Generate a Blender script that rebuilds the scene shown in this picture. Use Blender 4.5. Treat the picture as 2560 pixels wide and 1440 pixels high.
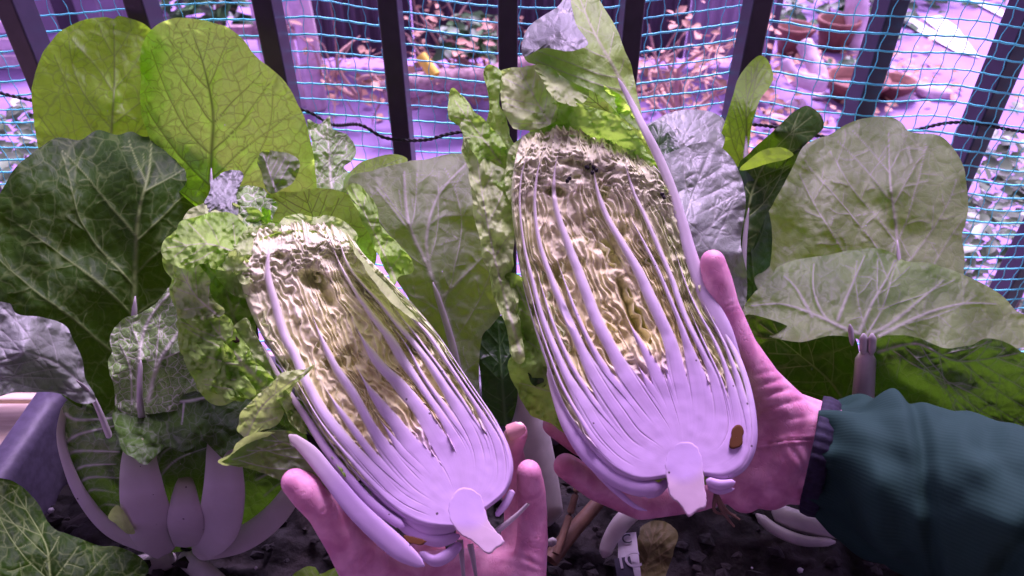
import bpy, bmesh, math, random
import numpy as np
from mathutils import Vector, Matrix
for o in list(bpy.data.objects): bpy.data.objects.remove(o)
SC = bpy.context.scene
COL = SC.collection
# ------------------------------------------------------------------ camera
FPX, CX, CY = 1850.0, 1280.0, 720.0
PITCH = math.radians(38); CAMZ = 0.85
cam = bpy.data.objects.new('camera', bpy.data.cameras.new('camera')); COL.objects.link(cam)
cam.location = (0, 0, CAMZ); cam.rotation_euler = (math.radians(90) - PITCH, 0, 0)
cam.data.sensor_width = 36; cam.data.lens = FPX / 2560 * 36
cam.data.clip_start = 0.02; cam.data.clip_end = 400
cam.data.dof.use_dof = True; cam.data.dof.focus_distance = 0.58; cam.data.dof.aperture_fstop = 11
SC.camera = cam
# ------------------------------------------------------------------ sky, sun, exposure
SUN_EL, SUN_AZ = math.radians(53), math.radians(14)
w = bpy.data.worlds.new('World'); SC.world = w; w.use_nodes = True
nt = w.node_tree; bg = nt.nodes['Background']
sky = nt.nodes.new('ShaderNodeTexSky'); sky.sky_type = 'NISHITA'; sky.sun_disc = False
sky.sun_elevation = SUN_EL; sky.sun_rotation = SUN_AZ; sky.dust_density = 4
hs = nt.nodes.new('ShaderNodeHueSaturation'); hs.inputs['Saturation'].default_value = 0.15
mx = nt.nodes.new('ShaderNodeMix'); mx.data_type = 'RGBA'; mx.blend_type = 'MULTIPLY'; mx.inputs[0].default_value = 1
mx.inputs[7].default_value = (0.80, 0.53, 1.20, 1)          # the violet daylight of the photograph
nt.links.new(sky.outputs[0], hs.inputs['Color']); nt.links.new(hs.outputs[0], mx.inputs[6])
nt.links.new(mx.outputs[2], bg.inputs[0]); bg.inputs[1].default_value = 0.15
sd = bpy.data.lights.new('sun', 'SUN'); sun = bpy.data.objects.new('sun', sd); COL.objects.link(sun)
sd.energy = 3.8; sd.angle = math.radians(24); sd.color = (0.82, 0.58, 1.0)
sdir = Vector((math.sin(SUN_AZ) * math.cos(SUN_EL), math.cos(SUN_AZ) * math.cos(SUN_EL), math.sin(SUN_EL)))
sun.rotation_euler = sdir.to_track_quat('Z', 'Y').to_euler()
SC.view_settings.view_transform = 'Standard'; SC.view_settings.look = 'None'
SC.view_settings.gamma = 1; SC.view_settings.use_curve_mapping = False; SC.view_settings.exposure = 1.15
# ------------------------------------------------------------------ helpers
RNG = np.random.RandomState(7)
cp, sp = math.cos(PITCH), math.sin(PITCH)
def PA(px, py, d):
    """points in metres for photo measurements and a distance along the view axis (arrays)"""
    px, py, d = np.broadcast_arrays(np.asarray(px, float), np.asarray(py, float), np.asarray(d, float))
    u = (px - CX) / FPX; v = (py - CY) / FPX
    return np.stack([d * u, d * (cp - v * sp), CAMZ - d * (sp + v * cp)], -1)
def P(px, py, d): return Vector(PA(px, py, d).tolist())
def onz(px, py, z):
    v = (py - CY) / FPX; return P(px, py, (CAMZ - z) / (sp + v * cp))
def ony(px, py, y):
    v = (py - CY) / FPX; return P(px, py, y / (cp - v * sp))
def obj(name, verts, faces, mat, parent=None, smooth=True, attrs=None, uv=None, cols=None):
    me = bpy.data.meshes.new(name)
    me.from_pydata([tuple(v) for v in np.asarray(verts).tolist()], [], faces if isinstance(faces, list) else faces.tolist())
    if smooth: me.polygons.foreach_set('use_smooth', [True] * len(me.polygons))
    for k, a in (attrs or {}).items():
        at = me.attributes.new(k, 'FLOAT', 'POINT'); at.data.foreach_set('value', np.asarray(a, np.float32))
    if cols is not None:
        at = me.attributes.new('col', 'FLOAT_COLOR', 'POINT')
        c4 = np.ones((len(cols), 4), np.float32); c4[:, :3] = cols; at.data.foreach_set('color', c4.ravel())
    if uv is not None:
        at = me.attributes.new('leafuv', 'FLOAT_VECTOR', 'POINT')
        u3 = np.zeros((len(uv), 3), np.float32); u3[:, :2] = uv; at.data.foreach_set('vector', u3.ravel())
    me.materials.append(mat); me.update()
    o = bpy.data.objects.new(name, me); COL.objects.link(o)
    if parent is not None: o.parent = parent; o.matrix_parent_inverse = parent_inv(parent)
    return o
def parent_inv(p):
    return Matrix.Translation(p.location).inverted() if p.type == 'EMPTY' else Matrix.Identity(4)
def tag(o, label, cat, group=None):
    o['label'] = label; o['category'] = cat
    if group: o['group'] = group
    return o
def struct(o): o['kind'] = 'structure'; return o
def thing(name, label, cat, loc, group=None):
    o = bpy.data.objects.new(name, None); COL.objects.link(o); o.location = loc; o.empty_display_size = .02
    return tag(o, label, cat, group)
# smooth value noise on arrays
_lat = np.random.RandomState(3).rand(64, 64)
def vnoise(x, y, s=0):
    x = np.asarray(x, float) + s * 17.3; y = np.asarray(y, float) + s * 9.1
    xi = np.floor(x).astype(int); yi = np.floor(y).astype(int); fx = x - xi; fy = y - yi
    fx = fx * fx * (3 - 2 * fx); fy = fy * fy * (3 - 2 * fy)
    g = lambda a, b: _lat[a % 64, b % 64]
    return (g(xi, yi) * (1 - fx) * (1 - fy) + g(xi + 1, yi) * fx * (1 - fy) + g(xi, yi + 1) * (1 - fx) * fy + g(xi + 1, yi + 1) * fx * fy) * 2 - 1
def fbm(x, y, s=0, n=3):
    return sum(vnoise(x * 2 ** k, y * 2 ** k, s + k) * .5 ** k for k in range(n))
def spline(pts, n, closed=False):
    """Catmull-Rom resampled evenly to n points; any number of columns"""
    p = np.asarray(pts, float); m = len(p); out = []
    rng = range(m) if closed else range(m - 1)
    for i in rng:
        if closed: a, b, c, d = p[(i - 1) % m], p[i], p[(i + 1) % m], p[(i + 2) % m]
        else: a, b, c, d = p[max(i - 1, 0)], p[i], p[i + 1], p[min(i + 2, m - 1)]
        t = np.linspace(0, 1, 16, endpoint=False)[:, None]
        out.append(.5 * (2 * b + (c - a) * t + (2 * a - 5 * b + 4 * c - d) * t ** 2 + (3 * b - a - 3 * c + d) * t ** 3))
    out = np.concatenate(out); out = np.vstack([out, out[:1] if closed else p[-1:]])
    L = np.r_[0, np.cumsum(np.linalg.norm(np.diff(out[:, :2], axis=0), axis=1) + 1e-9)]
    q = np.linspace(0, L[-1], n + 1)[:-1] if closed else np.linspace(0, L[-1], n)
    return np.stack([np.interp(q, L, out[:, k]) for k in range(out.shape[1])], -1)
def perp(c):
    t = np.gradient(c, axis=0); t /= np.linalg.norm(t, axis=1)[:, None] + 1e-9
    return np.stack([-t[:, 1], t[:, 0]], -1)
def grid_faces(r, c, wrap=False, off=0):
    i = np.arange(r - 1)[:, None]; j = np.arange(c if wrap else c - 1)[None]
    a = i * c + j; b = i * c + (j + 1) % c
    return (np.stack([a, b, b + c, a + c], -1).reshape(-1, 4) + off)
def rbf(ctrl):
    c = np.asarray(ctrl, float); n = len(c)
    if n == 1: return lambda x, y: np.full(np.shape(x), c[0, 2])
    X = c[:, :2] / 500; A = np.zeros((n + 3, n + 3))
    A[:n, :n] = np.linalg.norm(X[:, None] - X[None], axis=-1)
    A[:n, n] = 1; A[:n, n + 1:] = X; A[n, :n] = 1; A[n + 1:, :n] = X.T
    A += np.eye(n + 3) * 1e-6
    s = np.linalg.lstsq(A, np.r_[c[:, 2], 0, 0, 0], rcond=None)[0]
    def f(x, y):
        x = np.asarray(x, float) / 500; y = np.asarray(y, float) / 500
        r = sum(s[i] * np.hypot(x - X[i, 0], y - X[i, 1]) for i in range(n))
        return r + s[n] + s[n + 1] * x + s[n + 2] * y
    return f
# ------------------------------------------------------------------ materials
class N:
    def __init__(s, name):
        s.m = bpy.data.materials.new(name); s.m.use_nodes = True; s.t = s.m.node_tree
        s.b = s.t.nodes['Principled BSDF']; s.out = s.t.nodes['Material Output']
    def n(s, ty, **k):
        x = s.t.nodes.new('ShaderNode' + ty)
        for a, b in k.items(): setattr(x, a, b)
        return x
    def l(s, a, b): s.t.links.new(a, b)
    def math(s, op, a, b=0., clamp=False):
        x = s.n('Math', operation=op, use_clamp=clamp)
        for i, q in enumerate((a, b)):
            if isinstance(q, (int, float)): x.inputs[i].default_value = q
            else: s.l(q, x.inputs[i])
        return x.outputs[0]
    def mix(s, f, a, b, mode='MIX'):
        x = s.n('Mix', data_type='RGBA', blend_type=mode)
        for i, q in ((0, f), (6, a), (7, b)):
            if isinstance(q, (int, float)): x.inputs[i].default_value = q
            elif isinstance(q, tuple): x.inputs[i].default_value = (*q, 1)
            else: s.l(q, x.inputs[i])
        return x.outputs[2]
    def ramp(s, f, a, b):
        x = s.n('MapRange', interpolation_type='SMOOTHSTEP'); s.l(f, x.inputs[0]); x.inputs[1].default_value = a; x.inputs[2].default_value = b
        return x.outputs[0]
    def noise(s, vec, scale, detail=3, dist=0):
        x = s.n('TexNoise'); x.inputs['Scale'].default_value = scale; x.inputs['Detail'].default_value = detail; x.inputs['Distortion'].default_value = dist
        if vec is not None: s.l(vec, x.inputs['Vector'])
        return x
    def bump(s, h, strength, dist=.002, prev=None):
        x = s.n('Bump'); x.inputs['Strength'].default_value = strength; x.inputs['Distance'].default_value = dist; s.l(h, x.inputs['Height'])
        if prev is not None: s.l(prev, x.inputs['Normal'])
        return x.outputs[0]
    def attr(s, name): return s.n('Attribute', attribute_name=name)
    def pos(s): return s.n('TexCoord').outputs['Object']
    def set(s, **k):
        for a, b in k.items():
            i = s.b.inputs[a.replace('_', ' ')]
            if isinstance(b, tuple): i.default_value = (*b, 1)
            elif isinstance(b, (int, float)): i.default_value = b
            else: s.l(b, i)
def plain(name, col, rough=.6, var=.25, scale=30, bump=.2, metal=0, bd=.002):
    k = N(name); nz = k.noise(k.pos(), scale, 5)
    c2 = tuple(x * (1 - var) for x in col); c1 = tuple(min(1, x * (1 + var)) for x in col)
    k.set(Base_Color=k.mix(k.ramp(nz.outputs[0], .3, .7), c2, c1), Roughness=rough, Metallic=metal)
    if bump: k.set(Normal=k.bump(nz.outputs[0], bump, bd))
    return k.m
def leaf_mat(name, green, veinc, trans, tmix=.5, rough=.42, cell=3.0, netline=.5, spec=.5, bump=.5, sheen=0., blotch=.35):
    k = N(name); va = k.attr('vein').outputs['Fac']; uv = k.attr('leafuv').outputs['Vector']
    wob = k.noise(uv, 2.5, 2)
    mxv = k.n('VectorMath', operation='MULTIPLY_ADD'); k.l(wob.outputs['Color'], mxv.inputs[0]); mxv.inputs[1].default_value = (.35, .35, 0); k.l(uv, mxv.inputs[2])
    def net(sc, wd):
        v = k.n('TexVoronoi', feature='DISTANCE_TO_EDGE'); v.inputs['Scale'].default_value = sc; k.l(mxv.outputs[0], v.inputs['Vector'])
        return v.outputs['Distance'], k.math('SUBTRACT', 1., k.ramp(v.outputs['Distance'], 0., wd))
    d1, n1 = net(cell, .06); d2, n2 = net(cell * 2.6, .09)
    lines = k.math('MAXIMUM', k.math('MULTIPLY', n1, netline), k.math('MULTIPLY', n2, netline * .35))
    vein = k.math('MAXIMUM', va, lines)
    big = k.noise(uv, 1.1, 3)
    g1 = tuple(x * (1 - blotch) for x in green); g2 = tuple(x * (1 + blotch) for x in green)
    bc = k.mix(vein, k.mix(k.ramp(big.outputs[0], .3, .7), g1, g2), veinc)
    hgt = k.math('ADD', k.math('MULTIPLY', k.math('MINIMUM', d1, .2), 3.), k.math('ADD', k.math('MULTIPLY', k.math('MINIMUM', d2, .12), 1.5), k.math('MULTIPLY', wob.outputs[0], .25)))
    nb = k.bump(hgt, bump * .42, .003)
    k.set(Base_Color=bc, Roughness=rough, Normal=nb, Specular_IOR_Level=spec)
    if sheen: k.set(Sheen_Weight=sheen, Sheen_Roughness=.5)
    tr = k.n('BsdfTranslucent'); k.l(k.mix(k.math('MULTIPLY', vein, .9), trans, tuple(x * .22 for x in trans)), tr.inputs[0])
    k.l(nb, tr.inputs['Normal'])
    ms = k.n('MixShader'); ms.inputs[0].default_value = tmix; k.l(k.b.outputs[0], ms.inputs[1]); k.l(tr.outputs[0], ms.inputs[2])
    k.l(ms.outputs[0], k.out.inputs[0]); return k.m
VE = (.62, .70, .40)
M = {}
M['leaf_lime'] = leaf_mat('leaf_lime', (.24, .46, .02), (.14, .26, .03), (.62, 1.0, .12), .93, .5, 2.6, .45, .3, .6)
M['leaf_olive'] = leaf_mat('leaf_olive', (.15, .28, .02), (.26, .38, .10), (.42, .80, .03), .6, .5, 2.4, .5, .3, .6)
M['leaf_dark'] = leaf_mat('leaf_dark', (.020, .058, .004), (.24, .36, .10), (.08, .20, .005), .34, .55, 1.7, .30, .14, .5, blotch=.35)
M['leaf_deep'] = leaf_mat('leaf_deep', (.018, .07, .008), (.10, .20, .06), (.06, .16, .01), .25, .4, 2.2, .25, .35, .5)
M['leaf_grey'] = leaf_mat('leaf_grey', (.17, .22, .11), (.50, .52, .40), (.36, .66, .025), .42, .5, 2.4, .2, .2, .55, .1)
M['leaf_split'] = leaf_mat('leaf_split', (.17, .24, .09), (.46, .50, .36), (.45, .82, .03), .52, .5, 2.4, .2, .25, .55, .1)
M['leaf_glauc'] = leaf_mat('leaf_glauc', (.22, .26, .20), (.38, .42, .34), (.14, .28, .04), .2, .45, 2.6, .12, .5, .6, .15)
M['leaf_head'] = leaf_mat('leaf_head', (.060, .145, .014), (.50, .54, .42), (.10, .24, .012), .3, .5, 3.5, .2, .3, .5)
M['leaf_frill'] = leaf_mat('leaf_frill', (.33, .56, .10), (.64, .75, .37), (.43, .74, .08), .45, .5, 5.0, .15, .3, .45)
M['leaf_pale'] = leaf_mat('leaf_pale', (.53, .70, .26), (.77, .85, .52), (.53, .76, .16), .42, .5, 5.0, .15, .3, .45)
M['leaf_lace'] = leaf_mat('leaf_lace', (.22, .40, .10), (.80, .88, .62), (.25, .48, .06), .3, .5, 4.5, .85, .35, .9)
M['leaf_old'] = leaf_mat('leaf_old', (.12, .11, .035), (.22, .18, .08), (.1, .09, .02), .3, .6, 3., .3, .3)
def attr_mat(name, rough, tmix, crinkle=.6, scale=140, spots=0, spec=.4):
    """colour comes from the vegetable's own tint stored on the mesh"""
    k = N(name); c = k.attr('col').outputs['Color']; p = k.pos()
    nz = k.noise(p, scale, 4, .4); st = k.noise(p, 900, 2)
    col = k.mix(k.ramp(nz.outputs[0], .25, .75), k.mix(.10, c, (.6, .6, .4), 'MULTIPLY'), c)
    if spots:
        v = k.n('TexVoronoi'); v.inputs['Scale'].default_value = 130; k.l(p, v.inputs['Vector'])
        s_ = k.n('SeparateColor'); k.l(v.outputs['Color'], s_.inputs[0])
        m_ = k.math('MULTIPLY', k.math('LESS_THAN', v.outputs['Distance'], .11), k.math('GREATER_THAN', s_.outputs[0], .9))
        col = k.mix(k.math('MULTIPLY', m_, .85), col, (.05, .03, .03))
    k.set(Base_Color=col, Roughness=rough, Normal=k.bump(nz.outputs[0], crinkle, .0015), Specular_IOR_Level=spec)
    tr = k.n('BsdfTranslucent'); k.l(col, tr.inputs[0])
    ms = k.n('MixShader'); ms.inputs[0].default_value = tmix; k.l(k.b.outputs[0], ms.inputs[1]); k.l(tr.outputs[0], ms.inputs[2])
    k.l(ms.outputs[0], k.out.inputs[0]); return k.m
M['stem'] = attr_mat('cabbage_stem', .65, .10, .12, 90, spots=1, spec=.08)
M['inner'] = attr_mat('cabbage_inner_leaf', .5, .45, .35, 160)
M['rib'] = plain('plant_rib', (.44, .42, .38), .5, .15, 40, .2)
M['bar'] = plain('bar_paint', (.030, .021, .038), .42, .15, 60, .05)
M['net'] = plain('net_cord', (.14, .92, .95), .5, .15, 90, .2)
M['rope'] = plain('black_rope', (.012, .012, .014), .7, .3, 200, .3)
M['planter'] = plain('planter_plastic', (.10, .085, .13), .45, .2, 120, .35, bd=.001)
M['wood'] = None
def wood_mat(name, c1, c2, sc=(2, 30, 30)):
    k = N(name); mp = k.n('Mapping'); k.l(k.pos(), mp.inputs[0]); mp.inputs['Scale'].default_value = sc
    nz = k.noise(mp.outputs[0], 3, 6, .6)
    k.set(Base_Color=k.mix(k.ramp(nz.outputs[0], .3, .7), c1, c2), Roughness=.65, Normal=k.bump(nz.outputs[0], .3, .002)); return k.m
M['wood'] = wood_mat('deck_wood', (.42, .33, .24), (.62, .52, .38))
def soil_mat():
    k = N('soil'); p = k.pos(); a = k.noise(p, 90, 6); b = k.noise(p, 26, 4)
    k.set(Base_Color=k.mix(k.ramp(b.outputs[0], .35, .7), (.003, .002, .0016), (.013, .008, .006)), Roughness=.85, Normal=k.bump(a.outputs[0], .9, .004)); return k.m
M['soil'] = soil_mat()
def skin_mat():
    k = N('skin'); p = k.pos(); a = k.noise(p, 70, 5, .5); f = k.noise(p, 700, 4)
    mp = k.n('Mapping'); k.l(p, mp.inputs[0]); mp.inputs['Scale'].default_value = (90, 30, 60); mp.inputs['Rotation'].default_value = (0, .5, .6)
    cr = k.noise(mp.outputs[0], 1.6, 3, .3)
    crease = k.math('SUBTRACT', 1., k.ramp(k.math('ABSOLUTE', k.math('SUBTRACT', cr.outputs[0], .5)), 0., .03))
    c = k.mix(k.ramp(a.outputs[0], .3, .7), (.60, .23, .34), (.82, .42, .52))
    c = k.mix(k.math('MULTIPLY', crease, .08), c, (.6, .18, .26))
    h = k.math('ADD', k.math('MULTIPLY', f.outputs[0], .35), k.math('MULTIPLY', crease, -.5))
    k.set(Base_Color=c, Roughness=.55, Normal=k.bump(h, .3, .001), Subsurface_Weight=.2, Subsurface_Scale=.004)
    k.b.inputs['Subsurface Radius'].default_value = (1., .35, .2); return k.m
M['skin'] = skin_mat()
M['nail'] = plain('nail', (.74, .40, .36), .25, .05, 50, 0)
def fabric_mat():
    k = N('sleeve_fabric'); uv = k.attr('leafuv').outputs['Vector']
    wv = k.n('TexWave', wave_type='BANDS', bands_direction='Y'); wv.inputs['Scale'].default_value = 3.2; wv.inputs['Distortion'].default_value = .6; wv.inputs['Detail'].default_value = 1
    k.l(uv, wv.inputs['Vector']); nz = k.noise(k.pos(), 500, 3)
    k.set(Base_Color=k.mix(wv.outputs['Fac'], (.013, .043, .030), (.016, .050, .036)), Roughness=.85, Specular_IOR_Level=.15,
          Normal=k.bump(k.math('ADD', wv.outputs['Fac'], k.math('MULTIPLY', nz.outputs[0], .9)), .06, .001)); return k.m
M['fabric'] = fabric_mat()
M['cuff'] = plain('cuff_knit', (.012, .010, .026), .85, .3, 300, .4, bd=.001)
M['ground'] = plain('yard_concrete', (.30, .205, .40), .85, .22, 2.2, .2, bd=.01)
M['road_paint'] = plain('road_paint', (.85, .88, .85), .6, .05, 20, .1)
M['panel'] = plain('dark_panel', (.075, .055, .085), .5, .2, 5, .05)
M['panel_pale'] = plain('pale_panel', (.32, .25, .36), .6, .12, 5, .05)
M['post'] = plain('weathered_post', (.66, .52, .58), .7, .15, 20, .3)
M['bark'] = plain('bark', (.33, .23, .22), .85, .35, 40, .6, bd=.006)
M['twig'] = plain('twig', (.42, .27, .20), .8, .2, 30, .2)
M['dry'] = plain('dry_leaf', (.55, .33, .20), .7, .4, 15, .2)
M['terra'] = plain('terracotta', (.24, .10, .07), .75, .2, 25, .2)
M['yellow'] = plain('yellow_tag', (.80, .62, .06), .5, .08, 20, .05)
M['shrub'] = plain('shrub_leaf', (.10, .16, .07), .38, .5, 9, .1)
M['shrub2'] = plain('yard_leaf', (.05, .14, .035), .5, .5, 6, .1)
M['white'] = plain('white_plastic', (.45, .43, .45), .45, .05, 30, .05)
M['ink'] = plain('label_ink', (.015, .012, .03), .6, .05, 30, 0)
M['bamboo'] = plain('dry_stalk', (.15, .085, .05), .55, .3, 60, .3)
M['wall'] = plain('shade_wall', (.20, .18, .18), .85, .1, 12, .2)  # grey of the unseen wall and slab added for shade
# ------------------------------------------------------------------ mesh builders
def inside(poly, x, y):
    c = np.zeros(np.shape(x), bool); n = len(poly); j = n - 1
    for i in range(n):
        xi, yi = poly[i]; xj, yj = poly[j]
        c ^= ((yi > y) != (yj > y)) & (x < (xj - xi) * (y - yi) / (yj - yi + 1e-12) + xi); j = i
    return c
def grow_veins(mid, poly, rs, nsec=7, w0=9., tert=True, ang=(58, 30), start=.04, sides=(1, -1), curve=.9):
    """branching veins: midrib, side veins that bend to the tip, and their branches"""
    segs = []
    def add(path, wa, wb, lvl):
        n = len(path) - 1
        for i in range(n):
            a = wa + (wb - wa) * i / n; b = wa + (wb - wa) * (i + 1) / n
            segs.append((*path[i], *path[i + 1], (a + b) / 2, lvl))
    m = spline(mid, 60); add(m, w0, w0 * .16, 1.)
    tg = np.gradient(m, axis=0); size = np.linalg.norm(m[-1] - m[0])
    for side in sides:
        for i in range(nsec):
            t = start + (.92 - start) * ((i + rs.uniform(.25, .55)) / nsec) ** 1.12
            k = int(t * 59); p = m[k].copy(); a0 = math.atan2(tg[k][1], tg[k][0])
            a = a0 + side * math.radians(ang[0] + (ang[1] - ang[0]) * t + rs.uniform(-3, 3)); path = [p.copy()]
            drift = -side * math.radians(curve) * rs.uniform(.75, 1.1)
            for q in range(200):
                a += drift + math.radians(rs.uniform(-4, 4)); p = p + 11 * np.array([math.cos(a), math.sin(a)])
                if not inside(poly, p[0], p[1]): break
                path.append(p.copy())
            if len(path) < 4: continue
            path = path[:max(4, int(len(path) * .93))]
            ws = w0 * .42 * (1 - .5 * t) * min(1, len(path) / 18 + .3); add(path, ws, ws * .25, .9)
            if not tert: continue
            q = int(rs.uniform(3, 6)); sd_ = rs.choice([-1, 1])
            while q < len(path) - 2:
                b = math.atan2(*(path[q + 1] - path[q])[::-1]) + sd_ * math.radians(rs.uniform(42, 68)); pp = path[q].copy(); pt = [pp.copy()]
                for z in range(int(rs.uniform(3, 8))):
                    b += math.radians(rs.uniform(-16, 16)); pp = pp + 9 * np.array([math.cos(b), math.sin(b)])
                    if not inside(poly, pp[0], pp[1]): break
                    pt.append(pp.copy())
                if len(pt) > 2: add(pt, ws * .45, 1.1, .65)
                q += int(rs.uniform(3, 7)); sd_ = -sd_
    return segs
def seg_field(x, y, segs, want=24.):
    """vein mask, relief and distance to the nearest vein"""
    mask = np.zeros(x.shape); rel = np.zeros(x.shape); near = np.full(x.shape, 1e3)
    S = np.asarray(segs)
    for (x0, y0, x1, y1, ww, lv) in S:
        sel = np.nonzero((x > min(x0, x1) - 60) & (x < max(x0, x1) + 60) & (y > min(y0, y1) - 60) & (y < max(y0, y1) + 60))[0]
        if not len(sel): continue
        dx, dy = x1 - x0, y1 - y0; L = dx * dx + dy * dy + 1e-9
        t = np.clip(((x[sel] - x0) * dx + (y[sel] - y0) * dy) / L, 0, 1)
        d = np.hypot(x[sel] - x0 - t * dx, y[sel] - y0 - t * dy)
        near[sel] = np.minimum(near[sel], d)
        mask[sel] = np.maximum(mask[sel], lv * np.clip(1.2 - d / max(ww, 1.7), 0, 1))
        rel[sel] = np.maximum(rel[sel], ww * np.exp(-(d / (ww * 1.25 + 2.2)) ** 2))
    return np.clip(mask, 0, 1), rel, near
BLADES = [0]
def blade(name, outline, ctrl, mat, parent, mid=None, center=None, nsec=7, w0=9., rings=80, spokes=380, side=1, pillow=1., frill=0., ffreq=9,
          crumple=0., cscale=60., jag=1.6, veins=None, ang=(58, 30), tert=True, seed=None, relief=1., label=None, curve=.9, gloss=None, rim=0.):
    """one leaf as a curved sheet: outline, its own depth, raised veins, blistered cells and wavy margin"""
    BLADES[0] += 1; seed = BLADES[0] if seed is None else seed; rs = np.random.RandomState(seed)
    po = spline(outline, spokes, True)
    if jag:
        n = perp(po); th = np.linspace(0, 1, spokes, endpoint=False)
        per = np.sum(np.linalg.norm(np.diff(po, axis=0), axis=1)); al = th * per
        jn = .15 * vnoise(al / 9., 0 * th, seed) + .8 * vnoise(al / 30., 0 * th, seed + 5) + .8 * vnoise(al / 75., 0 * th, seed + 9)
        po = po + n * (jag * jn * np.minimum(1, np.minimum(th, 1 - th) * 30))[:, None]
    c = np.mean(po, 0) if center is None else np.array(center, float)
    r = np.linspace(0, 1, rings) ** .8; r[0] = .004
    xy = c + r[:, None, None] * (po - c)[None]; x = xy[..., 0].ravel(); y = xy[..., 1].ravel(); rr = np.repeat(r, spokes)
    d = rbf(ctrl)(x, y)
    segs = list(veins or [])
    if mid is not None: segs += grow_veins(mid, po[::4], rs, nsec, w0, tert, ang, curve=curve)
    if segs: mask, rel, near = seg_field(x, y, segs)
    else: mask = np.zeros(x.shape); rel = mask; near = mask + 20
    pxm = np.mean(d) / FPX
    bl = (1 - np.exp(-near / 14.)) * (.6 + .4 * fbm(x / 26, y / 26, seed, 2)) * 9 * pillow
    h = side * (rel * .8 * relief - bl * .55) + fbm(x / 140, y / 140, seed + 3, 2) * 21 * pillow + fbm(x / 22, y / 22, seed + 9, 2) * 1.6 * pillow
    if crumple: h = h + fbm(x / cscale, y / cscale, seed + 11, 3) * crumple
    if frill:
        th = np.tile(np.linspace(0, 2 * np.pi, spokes, endpoint=False), rings); e = np.clip((rr - .5) / .5, 0, 1) ** 2
        ph = rs.uniform(0, 6, 4)
        h = h + frill * e * (.55 * np.sin(th * ffreq + ph[0] + 3 * np.sin(th * 2 + ph[1]) + 2 * vnoise(th * 5, rr * 3, seed)) + 1.1 * fbm(x / 34, y / 34, seed + 21, 3))
        sh = frill * .5 * e * vnoise(x / 40, y / 40, seed + 31); x = x + sh; y = y + sh * .6
    if rim: h = h - rim * np.clip((rr - .8) / .2, 0, 1) ** 2
    V = PA(x, y, d - h * pxm)
    F = grid_faces(rings, spokes, True)
    o = obj(name, V, F, mat, parent, attrs={'vein': mask}, uv=np.stack([x, y], -1) / 100 + seed * 3.7)
    if label: o['label'] = label
    return o
def rod(name, pts, mat, parent=None, n=40, flat=1., front=0., cols=None, sides=14, cap=True, ripple=0., seed=0, squash=None):
    """tapering rib: pts are (px,py,depth,halfwidth_px); cross-section is an ellipse, flattened on the cut side when front>0"""
    c = spline(pts, n); nn = perp(c[:, :2]); a = np.linspace(0, 2 * np.pi, sides, endpoint=False)
    ca, sa = np.cos(a), np.sin(a)
    V = []; CC = []
    for i in range(n):
        px, py, d, hw = c[i]; m = d / FPX
        e = min(1., i / 2.5 + .25, (n - 1 - i) / 2.5 + .25) if cap else 1.
        hh = hw * e
        dep = np.where(sa > 0, (1 - np.abs(ca) ** 3.5) * hw * (1 - front), sa * hw * flat) * e * m      # sa>0 faces the eye
        if ripple: hh = hh * (1 + ripple * vnoise(i * .35, seed, seed))
        V.append(PA(px + nn[i, 0] * ca * hh, py + nn[i, 1] * ca * hh, d - dep))
        if cols is not None: CC.append(np.tile(cols(i / (n - 1.)), (sides, 1)))
    V = np.concatenate(V); F = grid_faces(n, sides, True).tolist()
    F.append(list(range(sides))[::-1]); F.append([(n - 1) * sides + j for j in range(sides)])
    return obj(name, V, F, mat, parent, cols=np.concatenate(CC) if cols is not None else None)
def tube3(pts, r, sides=6, taper=1.):
    """verts and faces of a tube through 3-D points"""
    p = np.asarray(pts, float); t = np.gradient(p, axis=0); t /= np.linalg.norm(t, axis=1)[:, None] + 1e-12
    ref = np.array([.31, .77, .55]); u = np.cross(t, ref); u /= np.linalg.norm(u, axis=1)[:, None] + 1e-12; v = np.cross(t, u)
    a = np.linspace(0, 2 * np.pi, sides, endpoint=False); rr = np.linspace(r, r * taper, len(p))[:, None, None]
    V = p[:, None] + rr * (np.cos(a)[None, :, None] * u[:, None] + np.sin(a)[None, :, None] * v[:, None])
    return V.reshape(-1, 3), grid_faces(len(p), sides, True)
class Bag:
    def __init__(s): s.V = []; s.F = []; s.n = 0
    def add(s, V, F):
        V = np.asarray(V, float); s.V.append(V); s.F += (np.asarray(F) + s.n).tolist() if not isinstance(F, list) else [[q + s.n for q in f] for f in F]; s.n += len(V)
    def box(s, c, h, R=None):
        v = np.array([[x, y, z] for x in (-1, 1) for y in (-1, 1) for z in (-1, 1)], float) * np.array(h)
        if R is not None: v = v @ np.array(R.to_3x3()).T
        s.add(v + np.array(c), [[0, 1, 3, 2], [4, 6, 7, 5], [0, 4, 5, 1], [2, 3, 7, 6], [0, 2, 6, 4], [1, 5, 7, 3]])
    def build(s, name, mat, parent=None, smooth=True): return obj(name, np.concatenate(s.V), s.F, mat, parent, smooth)
def bevel(o, wd, seg=2):
    m = o.modifiers.new('bevel', 'BEVEL'); m.width = wd; m.segments = seg; m.limit_method = 'ANGLE'; return o
#==STRUCTURE==
GZ = -1.0; RY = 0.80; SOILZ = .25
# yard ground, one sheet
gx = np.linspace(-1, 1, 120); gx = np.sign(gx) * np.abs(gx) ** 2.2 * 150
X, Y = np.meshgrid(gx, gx + 4); Z = GZ + .012 * fbm(X * 1.3, Y * 1.3, 2)
struct(obj('ground', np.stack([X, Y, Z], -1).reshape(-1, 3), grid_faces(120, 120), M['ground']))
# deck with planks
dk = Bag(); dk.box((0, -.3, -.10), (3.0, 1.25, .06)); deck = struct(dk.build('deck', M['planter'], smooth=False))
for i in range(14):
    y = .86 - i * .118; b = Bag(); b.box((0, y, -.018), (3.0, .0555, .018)); bevel(b.build('plank', M['wood'], deck, False), .003)
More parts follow.
